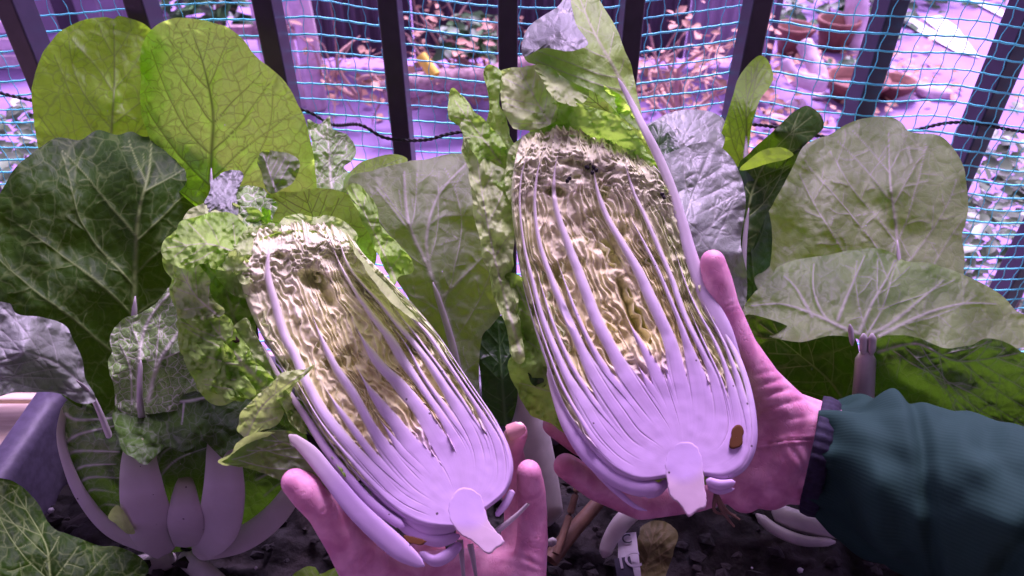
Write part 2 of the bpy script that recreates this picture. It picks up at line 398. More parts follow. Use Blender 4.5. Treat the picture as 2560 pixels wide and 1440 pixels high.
# unseen wall added behind the camera to shade the deck
hw = Bag(); hw.box((0, -1.75, 1.0), (3.0, .1, 2.0)); tag(hw.build('shade_wall', M['wall'], smooth=False), 'plain grey wall added out of view behind the deck for shade', 'wall')
rf = Bag(); rf.box((0, -.40, 2.45), (3.0, 1.3, .08)); tag(rf.build('shade_roof', M['wall'], smooth=False), 'plain grey slab added out of view to shade the deck and planter', 'roof')  # overhead slab, added out of frame to hold skylight off the foreground
# railing: rails and balusters are parts of one thing
rail = thing('railing', 'dark painted metal railing of square upright bars behind the cabbages', 'railing', (0, RY, 0))
for z in (.06, 1.06):
    b = Bag(); b.box((0, RY, z), (2.6, .022, .018)); bevel(b.build('rail', M['bar'], rail, False), .002)
bars_px = [22, 340, 655, 962, 1272, 1592, 1905, 2240, 2585]
bx = [ony(p + (12 if p < 1200 else -2 if p < 1400 else -10), 0, RY).x for p in bars_px]
stp = (bx[-1] - bx[0]) / 8
for x in [bx[0] - stp * k for k in range(9, 0, -1)] + bx + [bx[-1] + stp * k for k in range(1, 10)]:
    b = Bag(); b.box((x, RY, .56), (.0105, .019, .482)); bevel(b.build('baluster', M['bar'], rail, False), .0018)
# net: knotted cord cells, horizontals thick and verticals thin
net = thing('garden_net', 'turquoise knotted plant net stretched along the railing', 'net', (0, RY + .03, 0))
xs = np.arange(-1.15, 1.15, .0085); zs = np.arange(.075, .74, .0178)
def nety(x, z): return RY + .026 + .006 * vnoise(x * 9, z * 7, 4) - .056 / (1 + np.exp(-(x - .30) * 60))
def netdx(x, z): return .010 * vnoise(x * 6, z * 5, 8) + .045 * np.clip((x - .1), 0, 1) * (z - .3)
def netdz(x, z): return .011 * vnoise(x * 3.1, z * 3, 12) + .004 * vnoise(x * 16, z * 9, 5) - .02 * np.cos(x * 5) ** 2 + .03 * x * x
hb = Bag(); vb = Bag()
for k, z in enumerate(zs):
    zz = z + netdz(xs, z) + .0013 * np.abs(np.sin(xs * np.pi / .017)) ; V, F = tube3(np.stack([xs + netdx(xs, z), nety(xs, z), zz], -1), .00105 + .0002 * math.sin(k * 2.1), 5); hb.add(V, F)
zf = np.arange(.075, .74, .0089)
for i, x in enumerate(np.arange(-1.15, 1.15, .017)):
    xx = x + netdx(x, zf) + .0016 * np.sin(zf * np.pi / .0178 + (i % 2) * np.pi); V, F = tube3(np.stack([xx, nety(x, zf) - .0006, zf + netdz(x, zf)], -1), .0005, 4); vb.add(V, F)
hb.build('cross_cord', M['net'], net); vb.build('upright_cord', M['net'], net)
# black twisted rope along the net
rp = [(-140, 190), (0, 232), (85, 252), (300, 300), (560, 290), (740, 272), (830, 311), (900, 312), (965, 345), (1060, 350), (1150, 330), (1400, 300), (1700, 320), (1890, 312), (2060, 342), (2200, 350), (2290, 325), (2400, 306), (2560, 330), (2700, 345)]
c3 = np.array([ony(a, b, RY - .028 if a > 850 else RY + .012) for a, b in rp]); c3 = spline(c3, 900)
t_ = np.arange(900) * .75
bg_ = Bag()
for s_ in range(2):
    o_ = .0011 * np.stack([0 * t_, np.cos(t_ + s_ * np.pi), np.sin(t_ + s_ * np.pi)], -1); bg_.add(*tube3(c3 + o_, .0012, 6))
tag(bg_.build('rope', M['rope']), 'thin black twisted rope threaded along the net and bars', 'rope')
#==YARD==
def G(px, py, z=GZ): return onz(px, py, z)
def rot2(a): return Matrix.Rotation(a, 4, 'Z')
# dark corrugated fence in panels
fence = thing('dark_fence', 'dark corrugated panel fence across the yard behind the branches', 'fence', (0, 4.75, GZ))
def corr(x0, x1, y, z0, z1, mat, parent, name='panel', pitch=.075, dep=.012):
    n = int((x1 - x0) / pitch * 6) + 2; x = np.linspace(x0, x1, n); yy = y + dep * np.clip(np.sin(x / pitch * 2 * np.pi) * 1.8, -1, 1)
    V = np.concatenate([np.stack([x, yy, 0 * x + z], -1) for z in (z0, z1)] + [np.stack([x, yy + .01, 0 * x + z], -1) for z in (z1, z0)])
    F = grid_faces(4, n).tolist() + [[3 * n + j, 3 * n + j + 1, j + 1, j] for j in range(n - 1)]
    return obj(name, V, F, mat, parent, False)
for (a, b, m) in ((-1.32, -.64, 'panel'), (-.63, .0, 'panel'), (.01, .62, 'panel'), (.63, 1.12, 'panel'), (1.13, 1.66, 'panel_pale')):
    corr(a, b, 4.75, GZ + .05, GZ + 1.1, M[m], fence)
for x in (-1.33, -.32, .62, 1.67):
    b = Bag(); b.box((x, 4.80, GZ + .56), (.035, .035, .56)); b.build('post', M['panel'], fence, False)
sh = thing('wooden_shed', 'pale plank shed front standing left of the weathered post', 'shed', (-3.2, 5.4, GZ))
for i in range(15):
    b = Bag(); b.box((-4.85 + i * .165, 5.4, GZ + .65), (.078, .015 + .004 * (i % 2), .65)); b.build('plank', M['panel_pale'] if i % 5 else M['panel'], sh, False)
for zz_ in (.42, .72): b = Bag(); b.box((-3.6, 5.36, GZ + zz_), (1.5, .02, .045)); b.build('batten', M['post'], sh, False)
# low slatted pallet by the shed
pl = thing('wooden_crate', 'low slatted wooden crate on the yard beside the shed', 'crate', G(40, 190))
g = G(40, 175)
for k in range(4):
    b = Bag(); b.box((g.x - .35, g.y, GZ + .06 + k * .11), (.55, .012, .035)); b.build('slat', M['post'], pl, False)
for k in range(5):
    b = Bag(); b.box((g.x - .85 + k * .25, g.y + .03, GZ + .22), (.03, .016, .22)); b.build('upright', M['bark'], pl, False)
# weathered white post with lean and stub rail
g = G(792, 268); pst = thing('weathered_post', 'pale weathered wooden post with flaking paint beside dark fence', 'post', g)
b = Bag(); V, F = tube3([g + Vector((.012 * math.sin(k), 0, k * .2)) for k in range(12)], .062, 8); b.add(V, F); b.build('shaft', M['post'], pst)
b = Bag(); b.box(g + Vector((-.17, .02, .62)), (.10, .02, .62)); b.build('board', M['post'], pst, False)
for zz_ in (.9, .45): b = Bag(); b.box(g + Vector((-.2, -.02, zz_)), (.2, .02, .035)); b.build('brace', M['bark'], pst, False)
# log and stones
def log(name, pts, r, label, cat='log', mat='bark', taper=.8):
    p = spline(np.array(pts), 40); V, F = tube3(p, r, 12, taper)
    cc = np.repeat(p, 12, 0); V = cc + (V - cc) * (1 + .16 * fbm(V[:, 0] * 14 + V[:, 2] * 9, V[:, 1] * 14, 3))[:, None]
    F = F.tolist(); F.append(list(range(12))[::-1]); F.append(list(range(39 * 12, 40 * 12)))
    return tag(obj(name, V, F, M[mat]), label, cat)
def at(px, py, d): return np.array(P(px, py, d))
log('fallen_log', [at(960, 235, 3.95), at(1060, 208, 3.95), at(1180, 196, 4.0), at(1330, 165, 4.1), at(1500, 140, 4.2)], .062, 'thick pale barked log lying in front of the dark fence')
log('dead_branch', [at(1010, 262, 4.0), at(1130, 235, 4.0), at(1260, 215, 4.05), at(1400, 205, 4.1)], .035, 'thin dark dead branch beneath the thick pale log')
log('tree_trunk', [at(2150, -160, 5.0), at(2145, 20, 5.05), at(2140, 110, 5.1), at(2138, 190, 5.1)], .075, 'slim pale tree trunk standing behind the clay pots', 'trunk', 'post', 1.05)
log('driftwood', [at(2010, 110, 4.4), at(2035, 160, 4.35), at(2050, 210, 4.3), at(1985, 190, 4.3), at(1960, 150, 4.3)], .05, 'bent grey driftwood piece among the clay pots', 'wood', 'post')
# yellow tag on a wire
g0 = P(1052, 140, 3.7); g1 = P(1088, 190, 3.7); yt = thing('yellow_tube', 'small yellow tube marker hanging among the bare branches', 'marker', g1)
V, F = tube3([np.array(g0 + (g1 - g0) * t) for t in np.linspace(0, 1, 6)], .030, 10); obj('tube', V, F, M['yellow'], yt)
V, F = tube3([np.array(g0 + (g0 - g1) * t * .9) for t in np.linspace(0, 1, 4)], .006, 5); obj('wire', V, F, M['twig'], yt)
# bare shrubs with dry leaves
def leafcards(n, cen, rad, size, rs, flat=.35):
    V = []; F = []
    for i in range(n):
        q = rs.normal(0, 1, 3); q /= np.linalg.norm(q); p = np.array(cen) + q * np.array(rad) * rs.uniform(.25, 1) ** .6
        a = rs.uniform(0, 6.28); ax = np.array([math.cos(a), math.sin(a), rs.uniform(-.5, .5)]); ax /= np.linalg.norm(ax)
        up = np.array([rs.uniform(-flat, flat) * 2, -rs.uniform(0, .8), 1.]); sd_ = np.cross(ax, up); sd_ /= np.linalg.norm(sd_) + 1e-9; nn = np.cross(sd_, ax)
        L = size * rs.uniform(.6, 1.25); W = L * rs.uniform(.24, .34)
        k = len(V); V += [p, p + ax * L * .35 + sd_ * W + nn * L * .06, p + ax * L * .7 + sd_ * W * .8 + nn * L * .03, p + ax * L - nn * L * .08, p + ax * L * .7 - sd_ * W * .8 + nn * L * .03, p + ax * L * .35 - sd_ * W + nn * L * .06, p + ax * L * .4 - nn * L * .03, p + ax * L * .72 - nn * L * .03]
        F += [[k, k + 1, k + 6], [k, k + 6, k + 5], [k + 1, k + 2, k + 7, k + 6], [k + 6, k + 7, k + 4, k + 5], [k + 2, k + 3, k + 7], [k + 7, k + 3, k + 4]]
    return V, F
def bare_shrub(label, base, tips, d, seed, nleaf=60, leafmat='dry', lsize=.06):
    rs = np.random.RandomState(seed); g = P(*base, d)
    t = thing('bare_shrub', label, 'shrub', g, 'bare shrubs in the yard'); B = Bag(); LV = Bag()
    for (x, y) in tips:
        e = np.array(P(x, y, d + rs.uniform(-.3, .3))); s0 = np.array(g); md = (s0 + e) / 2 + rs.normal(0, .07, 3)
        c = spline(np.array([s0, md, e]), 14); B.add(*tube3(c, .014, 5, .35))
        for k in range(4):
            i = int(rs.uniform(5, 13)); q = c[i] + rs.normal(0, .16, 3); B.add(*tube3(np.array([c[i], (c[i] + q) / 2 + rs.normal(0, .02, 3), q]), .006, 4, .4))
            V, F = leafcards(max(1, nleaf // (4 * len(tips))), q, (.08, .08, .08), lsize, rs); LV.add(V, F)
    B.build('branches', M['twig'], t); LV.build('dry_leaves', M[leafmat], t); return t
bare_shrub('leafless twiggy shrub with orange dry leaves behind the yellow marker', (1190, 260), [(980, 60), (1040, 20), (1100, -30), (1190, -20), (1010, 130), (1150, 60), (1240, 40)], 4.3, 3, 130)
bare_shrub('twiggy shrub with pinkish dry leaves in front of pale panel', (1700, 300), [(1620, 60), (1660, 150), (1800, 70), (1840, 90), (1730, 110), (1760, 190), (1600, 220)], 3.6, 5, 120)
bare_shrub('sprawling dry twigs near the pale weathered post', (900, 250), [(800, 120), (850, 150), (900, 90), (950, 190), (1010, 230)], 4.1, 8, 50)
for (lb, c, d, n, r, sz, sd_) in (('leafy green bush growing above the fallen log', (1180, 90), 4.2, 90, .16, .11, 1), ('dark green bush behind the clay pots', (2080, 60), 5.6, 420, .55, .13, 2), ('dark green bush behind the tree trunk', (2260, -10), 6.2, 400, .6, .14, 3), ('hanging green foliage over the shed corner', (520, 5), 4.9, 160, .3, .16, 4), ('low green ground plant between the clay pots', (2110, 190), 4.7, 90, .16, .08, 5)):
    rs = np.random.RandomState(sd_ + 40); g = P(*c, d); t = thing('bush', lb, 'bush', g)
    V, F = leafcards(n, g, (r * 1.2, r, r * .8), sz, rs); obj('foliage', V, F, M['shrub2'], t)
    B = Bag()
    for k in range(6): q = np.array(g) + rs.normal(0, r * .45, 3); B.add(*tube3(np.array([np.array(g) - [0, 0, r * .8], (np.array(g) + q) / 2, q]), .012, 5, .4))
    B.build('stems', M['twig'], t)
# clay pots, dishes, pale stones
def lathe(prof, seg=24):
    a = np.linspace(0, 2 * np.pi, seg, endpoint=False); V = []
    for r, z in prof: V.append(np.stack([r * np.cos(a), r * np.sin(a), 0 * a + z], -1))
    return np.concatenate(V), grid_faces(len(prof), seg, True)
for i, (px, py, r, h, lb) in enumerate(((2130, 246, .17, .13, 'wide low terracotta bowl on the yard near the driftwood'), (2225, 240, .12, .10, 'small terracotta bowl beside the wide low bowl'), (1975, 130, .12, .18, 'upright terracotta pot next to the bent driftwood'), (2080, 120, .13, .2, 'tall terracotta pot in front of the dark bush'))):
    g = G(px, py); V, F = lathe([(.001, .005), (r * .72, 0), (r, h * .86), (r * 1.1, h * .86), (r * 1.1, h), (r * .96, h), (r * .9, h * .6), (.001, h * .6)]); tag(obj('clay_pot', V + np.array(g), F, M['terra']), lb, 'pot', 'clay pots in the yard')
rs = np.random.RandomState(5)
for i, (px, py, r, lb) in enumerate(((1990, 268, .05, 'small pale stone between the driftwood and the narrow upright leaf'), (2170, 226, .10, 'large pale stone behind the wide low bowl'), (1938, 302, .045, 'pale stone lying by the rope beside the folded dark leaf'), (2250, 250, .06, 'pale stone right beside the small terracotta bowl'), (2330, 240, .08, 'pale stone on bare ground below the painted arrow'), (1905, 60, .07, 'round pale stone at the foot of the pale fence panel'), (2050, 245, .04, 'smallest pale stone in front of the wide low bowl'))):
    bm = bmesh.new(); bmesh.ops.create_icosphere(bm, subdivisions=3, radius=r); V = np.array([v.co[:] for v in bm.verts]); F = [[v.index for v in f.verts] for f in bm.faces]; bm.free()
    V = V * np.array([1.3, 1, .55]) * (1 + .18 * fbm(V[:, 0] / r * 1.2 + i * 3, V[:, 1] / r * 1.2 + V[:, 2] / r, i))[:, None]
    tag(obj('stone', V + np.array(G(px, py)) + [0, 0, r * .3], F, M['post']), lb, 'stone', 'pale stones in the yard')
rs = np.random.RandomState(91); LV = Bag()
for (x0, y0, sx, sy, n) in ((-.4, 4.45, .7, .2, 240), (.6, 4.3, .7, .3, 300), (1.5, 3.6, .5, .6, 200), (-1.6, 3.4, .5, .5, 60), (2.2, 4.6, .7, .5, 220)):
    for k in range(n):
        c = (x0 + rs.normal(0, sx * .5), y0 + rs.normal(0, sy * .6), GZ + .03); V, F = leafcards(1, c, (.02, .02, .015), .07, rs); LV.add(V, F)
o_ = LV.build('leaf_litter', M['dry']); o_['kind'] = 'stuff'; tag(o_, 'scattered dry pinkish leaves on the yard by the fence', 'leaf litter')
# painted arrow and line on the ground
def paint(name, px, label):
    q = [G(x, y, GZ + .018) for x, y in px]; V = [tuple(v) for v in q]; return tag(obj(name, V, [list(range(len(V)))], M['road_paint'], smooth=False), label, 'road marking')
paint('painted_arrow', [(2244, 50), (2276, 42), (2356, 86), (2308, 46), (2350, 38), (2392, 66), (2450, 144), (2392, 130)], 'white arrow head painted on the paved yard')
paint('painted_line', [(2415, -5), (2440, -8), (2515, 30), (2505, 42)], 'short white line painted on the paved yard')
# edge shrubs just outside the railing
def hedge(label, cen, rad, n, seed):
    rs = np.random.RandomState(seed); t = thing('low_shrub', label, 'shrub', Vector(cen) - Vector((0, 0, rad[2])))
    V, F = leafcards(n, cen, rad, .042, rs); obj('foliage', V, F, M['shrub'], t)
    B = Bag()
    for k in range(14):
        q = np.array(cen) + rs.normal(0, 1, 3) * np.array(rad) * .45; s0 = np.array(cen) - [rs.uniform(-.1, .1), 0, rad[2] * 1.2 + .4]; B.add(*tube3(spline(np.array([s0, (s0 + q) / 2 + rs.normal(0, .04, 3), q]), 8), .006, 5, .4))
    B.build('stems', M['twig'], t)
hedge('low grey green small leaved shrub outside the railing beside the big pale leaf', (-1.05, 1.42, -.06), (.5, .34, .24), 1500, 21)
hedge('low grey green shrub outside the railing beside the painted arrow', (1.22, 1.35, -.13), (.48, .36, .36), 2000, 22)
#==PLANTER==
pt = thing('planter_box', 'dark grey plastic planter box full of soil and cabbages', 'planter', (0, .3, 0))
def shell():
    x0, x1, y0, y1, zt, th = -.478, .60, .06, .545, .315, .014
    def loop(x0, x1, y0, y1, z, r=.02):
        o = []
        for cx_, cy_, a0 in ((x1 - r, y1 - r, 0), (x0 + r, y1 - r, 90), (x0 + r, y0 + r, 180), (x1 - r, y0 + r, 270)):
            for k in range(5): a = math.radians(a0 + k * 22.5); o.append((cx_ + r * math.cos(a), cy_ + r * math.sin(a), z))
        return o
    L = [loop(x0 + .03, x1 - .03, y0 + .03, y1 - .03, .0), loop(x0 + .012, x1 - .012, y0 + .012, y1 - .012, zt - .05), loop(x0, x1, y0, y1, zt - .045), loop(x0, x1, y0, y1, zt - .006), loop(x0 + .006, x1 - .006, y0 + .006, y1 - .006, zt), loop(x0 + .024, x1 - .024, y0 + .024, y1 - .024, zt), loop(x0 + .032, x1 - .032, y0 + .032, y1 - .032, zt - .008), loop(x0 + .04, x1 - .04, y0 + .04, y1 - .04, .05)]
    return np.array(sum(L, [])), grid_faces(8, 20, True)
V, F = shell(); obj('box', V, F, M['planter'], pt)
n = 220; X, Y = np.meshgrid(np.linspace(-.44, .56, n), np.linspace(.095, .508, 100))
Z = SOILZ + .012 * fbm(X * 14, Y * 14, 1) + .007 * fbm(X * 60, Y * 60, 6, 2) + .004 * np.abs(fbm(X * 150, Y * 150, 9, 1))
so = obj('soil', np.stack([X, Y, Z], -1).reshape(-1, 3), grid_faces(100, n), M['soil'], pt)
rs = np.random.RandomState(11); B = Bag()
bm = bmesh.new(); bmesh.ops.create_icosphere(bm, subdivisions=1, radius=1); iv = np.array([v.co[:] for v in bm.verts]); jf = [[v.index for v in f.verts] for f in bm.faces]; bm.free()
for i in range(900):
    r = rs.uniform(.002, .007); c = np.array([rs.uniform(-.43, .55), rs.uniform(.1, .5), SOILZ + .008]); B.add(c + iv * r * rs.uniform(.5, 1.3, (len(iv), 1)) * np.array([1.4, 1, .7]), jf)
cl = B.build('soil_crumbs', M['soil'], pt, False); cl['kind'] = 'stuff'
B = Bag()
for (px, py, r) in ((128, 1276, .0032), (1880, 1420, .0012), (260, 1400, .0016), (640, 1420, .0016), (2000, 1425, .003)):
    c = np.array(onz(px, py, SOILZ + .014)); B.add(c + iv * r * rs.uniform(.8, 1.1, (len(iv), 1)), jf)
B.build('perlite', M['white'], pt)['kind'] = 'stuff'
#==PLANTS==
def plant(label, px, group=None):
    g = onz(px[0], px[1], SOILZ); return thing('cabbage_plant', label, 'cabbage', g, 'cabbage plants growing in the planter')
def line(pts, w0, w1, lv=1.):
    c = spline(np.array(pts, float), max(8, len(pts) * 6)); n = len(c) - 1
    return [(*c[i], *c[i + 1], w0 + (w1 - w0) * i / n, lv) for i in range(n)]
def rib(leaf, pts, name='midrib', mat='rib', **k):
    return rod(name, pts, M[mat], leaf, **k)
# --- plant at the back with tall pale leaves against the net
pa = plant('tall cabbage plant whose big yellow green leaves stand against the net', (470, 1290))
l1 = blade('leaf', [(90, 330), (80, 230), (97, 150), (140, 90), (205, 52), (262, 42), (285, 47), (300, 40), (340, 50), (378, 72), (425, 130), (440, 250), (430, 420), (330, 520), (180, 480), (110, 410)],
      [(90, 250, .755), (260, 60, .745), (270, 260, .71), (420, 250, .745), (280, 480, .70), (130, 430, .725)], M['leaf_olive'], pa, mid=[(268, 500), (278, 340), (286, 200), (284, 60)], w0=8, nsec=5, frill=6, ffreq=7, pillow=1.7)
l2 = blade('leaf', [(352, 200), (350, 140), (372, 80), (430, 47), (500, 50), (545, 60), (590, 82), (640, 140), (705, 196), (742, 255), (772, 330), (790, 420), (785, 500), (700, 560), (560, 560), (430, 460), (375, 350), (350, 270)],
      [(350, 200, .72), (480, 50, .735), (720, 230, .74), (530, 300, .69), (780, 440, .725), (560, 540, .67), (380, 350, .70)], M['leaf_lime'], pa, mid=[(525, 560), (528, 400), (532, 280), (505, 150), (470, 60)], w0=9, nsec=6, frill=7, ffreq=8, pillow=2., label='yellow green leaf glowing with light from behind')
rib(l1, [(330, 1260, .70, 10), (300, 900, .70, 10), (270, 500, .697, 7), (276, 380, .70, 4)])
rib(l2, [(420, 1260, .69, 12), (500, 900, .68, 11), (526, 560, .668, 8), (528, 420, .678, 4.5)])
lc = blade('leaf', [(768, 300), (800, 308), (825, 288), (835, 318), (872, 335), (893, 372), (880, 405), (858, 420), (882, 455), (850, 500), (790, 500), (772, 420), (780, 360)],
      [(780, 320, .76), (880, 360, .775), (830, 490, .73)], M['leaf_lace'], pa, mid=[(830, 510), (825, 420), (818, 310)], w0=7, nsec=5, jag=4, crumple=10, cscale=30, label='small moth-eaten leaf with white veins')
ld = blade('leaf', [(860, 450), (895, 410), (940, 392), (985, 385), (1020, 398), (1000, 430), (960, 470), (880, 480)], [(870, 450, .74), (1010, 395, .77), (930, 470, .72)], M['leaf_olive'], pa, mid=[(870, 480), (930, 430), (1005, 395)], w0=5, nsec=6, crumple=6, cscale=30)
rib(lc, [(640, 1200, .69, 9), (760, 800, .70, 8), (830, 500, .728, 6), (826, 440, .74, 4)])
rib(ld, [(700, 1200, .68, 8), (820, 700, .69, 7), (872, 480, .718, 4), (910, 445, .73, 3)])
# --- left plant with a dark leaf and an open head
pb = plant('broad cabbage plant with a huge dark veined leaf and open white ribbed head', (450, 1385))
l3 = blade('leaf', [(-70, 640), (-20, 540), (5, 470), (60, 400), (133, 348), (165, 345), (205, 350), (245, 325), (290, 335), (330, 330), (360, 342), (400, 338), (470, 378), (555, 422), (605, 480), (610, 620), (520, 740), (420, 880), (380, 1000), (300, 1040), (200, 1020), (90, 930), (-40, 840)],
      [(-40, 640, .62), (60, 420, .655), (250, 325, .72), (330, 420, .655), (380, 338, .72), (590, 520, .68), (330, 600, .64), (330, 860, .635), (130, 800, .61), (300, 1000, .64)], M['leaf_dark'], pb,
      mid=[(322, 960), (333, 820), (338, 690), (346, 540), (372, 430), (378, 345)], w0=13, nsec=5, ang=(52, 36), frill=4, ffreq=6, pillow=1.25, spokes=460, rings=100, label='very large dark green leaf with pale forked veins', curve=.15)
rib(l3, [(420, 1340, .655, 17), (360, 1130, .64, 16), (322, 960, .628, 12), (333, 830, .632, 9), (338, 740, .632, 6)])
l4 = blade('leaf', [(-60, 775), (20, 758), (45, 785), (110, 795), (165, 815), (185, 850), (205, 905), (212, 945), (240, 1000), (200, 1010), (150, 985), (60, 978), (-60, 985)],
      [(-40, 780, .56), (100, 800, .575), (190, 860, .60), (60, 880, .545), (100, 980, .57), (-40, 960, .54), (220, 1000, .6)], M['leaf_glauc'], pb, mid=[(235, 1000), (160, 920), (60, 880), (-60, 865)], w0=6, nsec=6, side=-1, pillow=1.6, frill=7, ffreq=5, label='grey lilac leaf folded over the planter rim')
rib(l4, [(400, 1330, .64, 10), (300, 1150, .61, 10), (235, 1000, .602, 7), (190, 950, .585, 4)])
def lines_head():
    s = []
    for (a, b, c) in (((165, 1035), (200, 1050), (330, 1040)), ((160, 1110), (200, 1085), (300, 1062)), ((165, 1150), (190, 1128), (300, 1130)), ((175, 1185), (215, 1165), (290, 1160)), ((190, 1225), (220, 1195), (300, 1195)), ((205, 1255), (230, 1225), (290, 1232)), ((230, 1285), (260, 1262), (300, 1265))):
        s += line([a, b, c], 5, 1.5, .95)
    for (a, b, c) in (((390, 1180), (410, 1130), (500, 1085)), ((395, 1200), (440, 1150), (520, 1118)), ((400, 1125), (440, 1095), (480, 1062)), ((660, 1240), (690, 1215), (720, 1200)), ((640, 1200), (680, 1180), (730, 1160))):
        s += line([a, b, c], 4, 1.5, .85)
    s += line([(350, 1190), (352, 1120), (364, 1050)], 16, 4, 1.) + line([(560, 1150), (556, 1080), (548, 1000)], 15, 4, 1.)
    return s
hw_ = blade('head_leaf', [(162, 1005), (150, 1090), (163, 1180), (205, 1265), (285, 1335), (380, 1380), (470, 1378), (560, 1368), (650, 1332), (725, 1255), (765, 1150), (750, 1050), (650, 985), (560, 1000), (490, 975), (430, 1020), (330, 1005), (250, 1040), (210, 1000)],
      [(155, 1090, .64), (250, 1310, .645), (450, 1380, .66), (700, 1280, .65), (760, 1120, .63), (450, 1180, .578), (300, 1130, .585), (600, 1150, .585), (250, 1020, .615), (480, 985, .60), (680, 1000, .61)], M['leaf_head'], pb, veins=lines_head(), spokes=420, rings=90, jag=3, crumple=9, cscale=45, relief=.45, frill=5, ffreq=14, label='outer wrapper leaf of the open cabbage head')
W4 = (.60, .62, .50)
for (pts) in ([(400, 1372, .645, 22), (280, 1325, .635, 20), (205, 1240, .63, 17), (165, 1150, .626, 13), (152, 1080, .628, 11), (165, 1005, .622, 8)],
              [(430, 1378, .642, 34), (388, 1332, .606, 58), (362, 1265, .582, 60), (352, 1205, .572, 54), (348, 1155, .569, 46), (351, 1090, .572, 34)],
              [(472, 1368, .635, 34), (464, 1310, .598, 46), (462, 1260, .584, 38), (463, 1215, .578, 26), (465, 1188, .580, 14)],
              [(490, 1376, .642, 36), (540, 1325, .605, 54), (558, 1250, .580, 54), (560, 1180, .570, 48), (556, 1120, .567, 40), (553, 1060, .570, 28)],
              [(480, 1376, .65, 30), (600, 1350, .632, 32), (690, 1285, .622, 30), (745, 1200, .618, 22), (765, 1120, .612, 10)]):
    rod('rib', [(x, y, d + .005 * (i / (len(pts) - 1.)) ** 3, w) for i, (x, y, d, w) in enumerate(pts)], M['stem'], pb, n=50, flat=.5, front=.74, sides=22, cols=lambda t: np.array((.66, .61, .60)) + (np.array((.30, .36, .16)) - np.array((.66, .61, .60))) * np.clip((t - .55) / .45, 0, 1))
blade('leaf_shred', [(270, 1290), (290, 1262), (310, 1280), (340, 1330), (320, 1335), (290, 1310)], [(290, 1280, .585), (330, 1330, .59), (270, 1300, .59)], M['leaf_pale'], pb, jag=4, spokes=70, rings=14)
l5v = line([(345, 1020), (350, 880), (372, 800), (430, 725)], 9, 4) + line([(372, 1000), (400, 900), (470, 800)], 9, 5) + line([(330, 1010), (325, 920), (300, 860)], 4, 2) + line([(385, 940), (395, 850), (400, 790)], 3, 2) + line([(352, 870), (330, 820)], 3, 2) + line([(400, 900), (470, 870)], 3, 2)
l5 = blade('leaf', [(270, 905), (283, 880), (278, 840), (310, 795), (350, 785), (395, 755), (430, 718), (470, 720), (500, 800), (500, 1000), (400, 1030), (300, 1030), (285, 960)],
      [(280, 880, .60), (430, 730, .60), (480, 850, .59), (350, 900, .585), (380, 1010, .59)], M['leaf_lace'], pb, veins=l5v, jag=5, pillow=1.2, crumple=5, cscale=30, label='ragged chewed leaf with thick white veins')
rib(l5, [(400, 1250, .63, 12), (365, 1100, .61, 12), (350, 1000, .578, 8), (352, 900, .576, 6)])
blade('leaf', [(470, 870), (540, 860), (620, 900), (690, 960), (690, 1060), (600, 1100), (500, 1060), (465, 960)], [(480, 900, .61), (680, 970, .61), (560, 980, .60), (560, 1080, .60)], M['leaf_head'], pb, mid=[(600, 1090), (560, 990), (520, 880)], w0=7, jag=5, crumple=10, cscale=40, frill=8, ffreq=12)
blade('leaf', [(300, 1000), (390, 975), (470, 975), (560, 965), (630, 985), (650, 1060), (640, 1110), (590, 1120), (555, 1150), (520, 1110), (460, 1130), (410, 1120), (370, 1165), (330, 1150), (300, 1110), (285, 1050)], [(300, 1010, .595), (460, 980, .575), (630, 1000, .595), (460, 1100, .556), (350, 1150, .555), (560, 1140, .553), (290, 1060, .59)], M['leaf_head'], pb, jag=9, pillow=1.5, veins=line([(360, 985), (440, 1005), (560, 985)], 6, 4) + line([(460, 1005), (455, 1060)], 4, 2), crumple=10, cscale=50)
# fallen petioles under the head
rod('leaf_stalk', [(450, 1385, .665, 26), (520, 1440, .64, 30), (600, 1520, .60, 30)], M['rib'], pb, n=24, flat=.6, front=.3)
rod('leaf_stalk', [(440, 1390, .67, 24), (360, 1415, .665, 30), (290, 1425, .66, 26)], M['rib'], pb, n=24, flat=.5, front=.4)
# --- corner plant, only one leaf in view
pe = plant('cabbage plant showing one scalloped green leaf over the soil at planter corner', (-60, 1480))
l9 = blade('leaf', [(-80, 1195), (0, 1196), (48, 1212), (98, 1262), (118, 1305), (150, 1330), (200, 1345), (250, 1362), (300, 1368), (345, 1385), (368, 1415), (350, 1450), (270, 1530), (-80, 1530)], [(-60, 1220, .56), (90, 1270, .575), (200, 1370, .555), (350, 1400, .57), (60, 1420, .53), (150, 1520, .53)], M['leaf_dark'], pe, mid=[(140, 1540), (125, 1430), (110, 1350), (30, 1220)], w0=5, nsec=5, jag=3, side=-1, frill=5, ffreq=15)
rib(l9, [(-40, 1600, .56, 12), (80, 1590, .545, 10), (140, 1540, .527, 5), (132, 1480, .527, 3)])
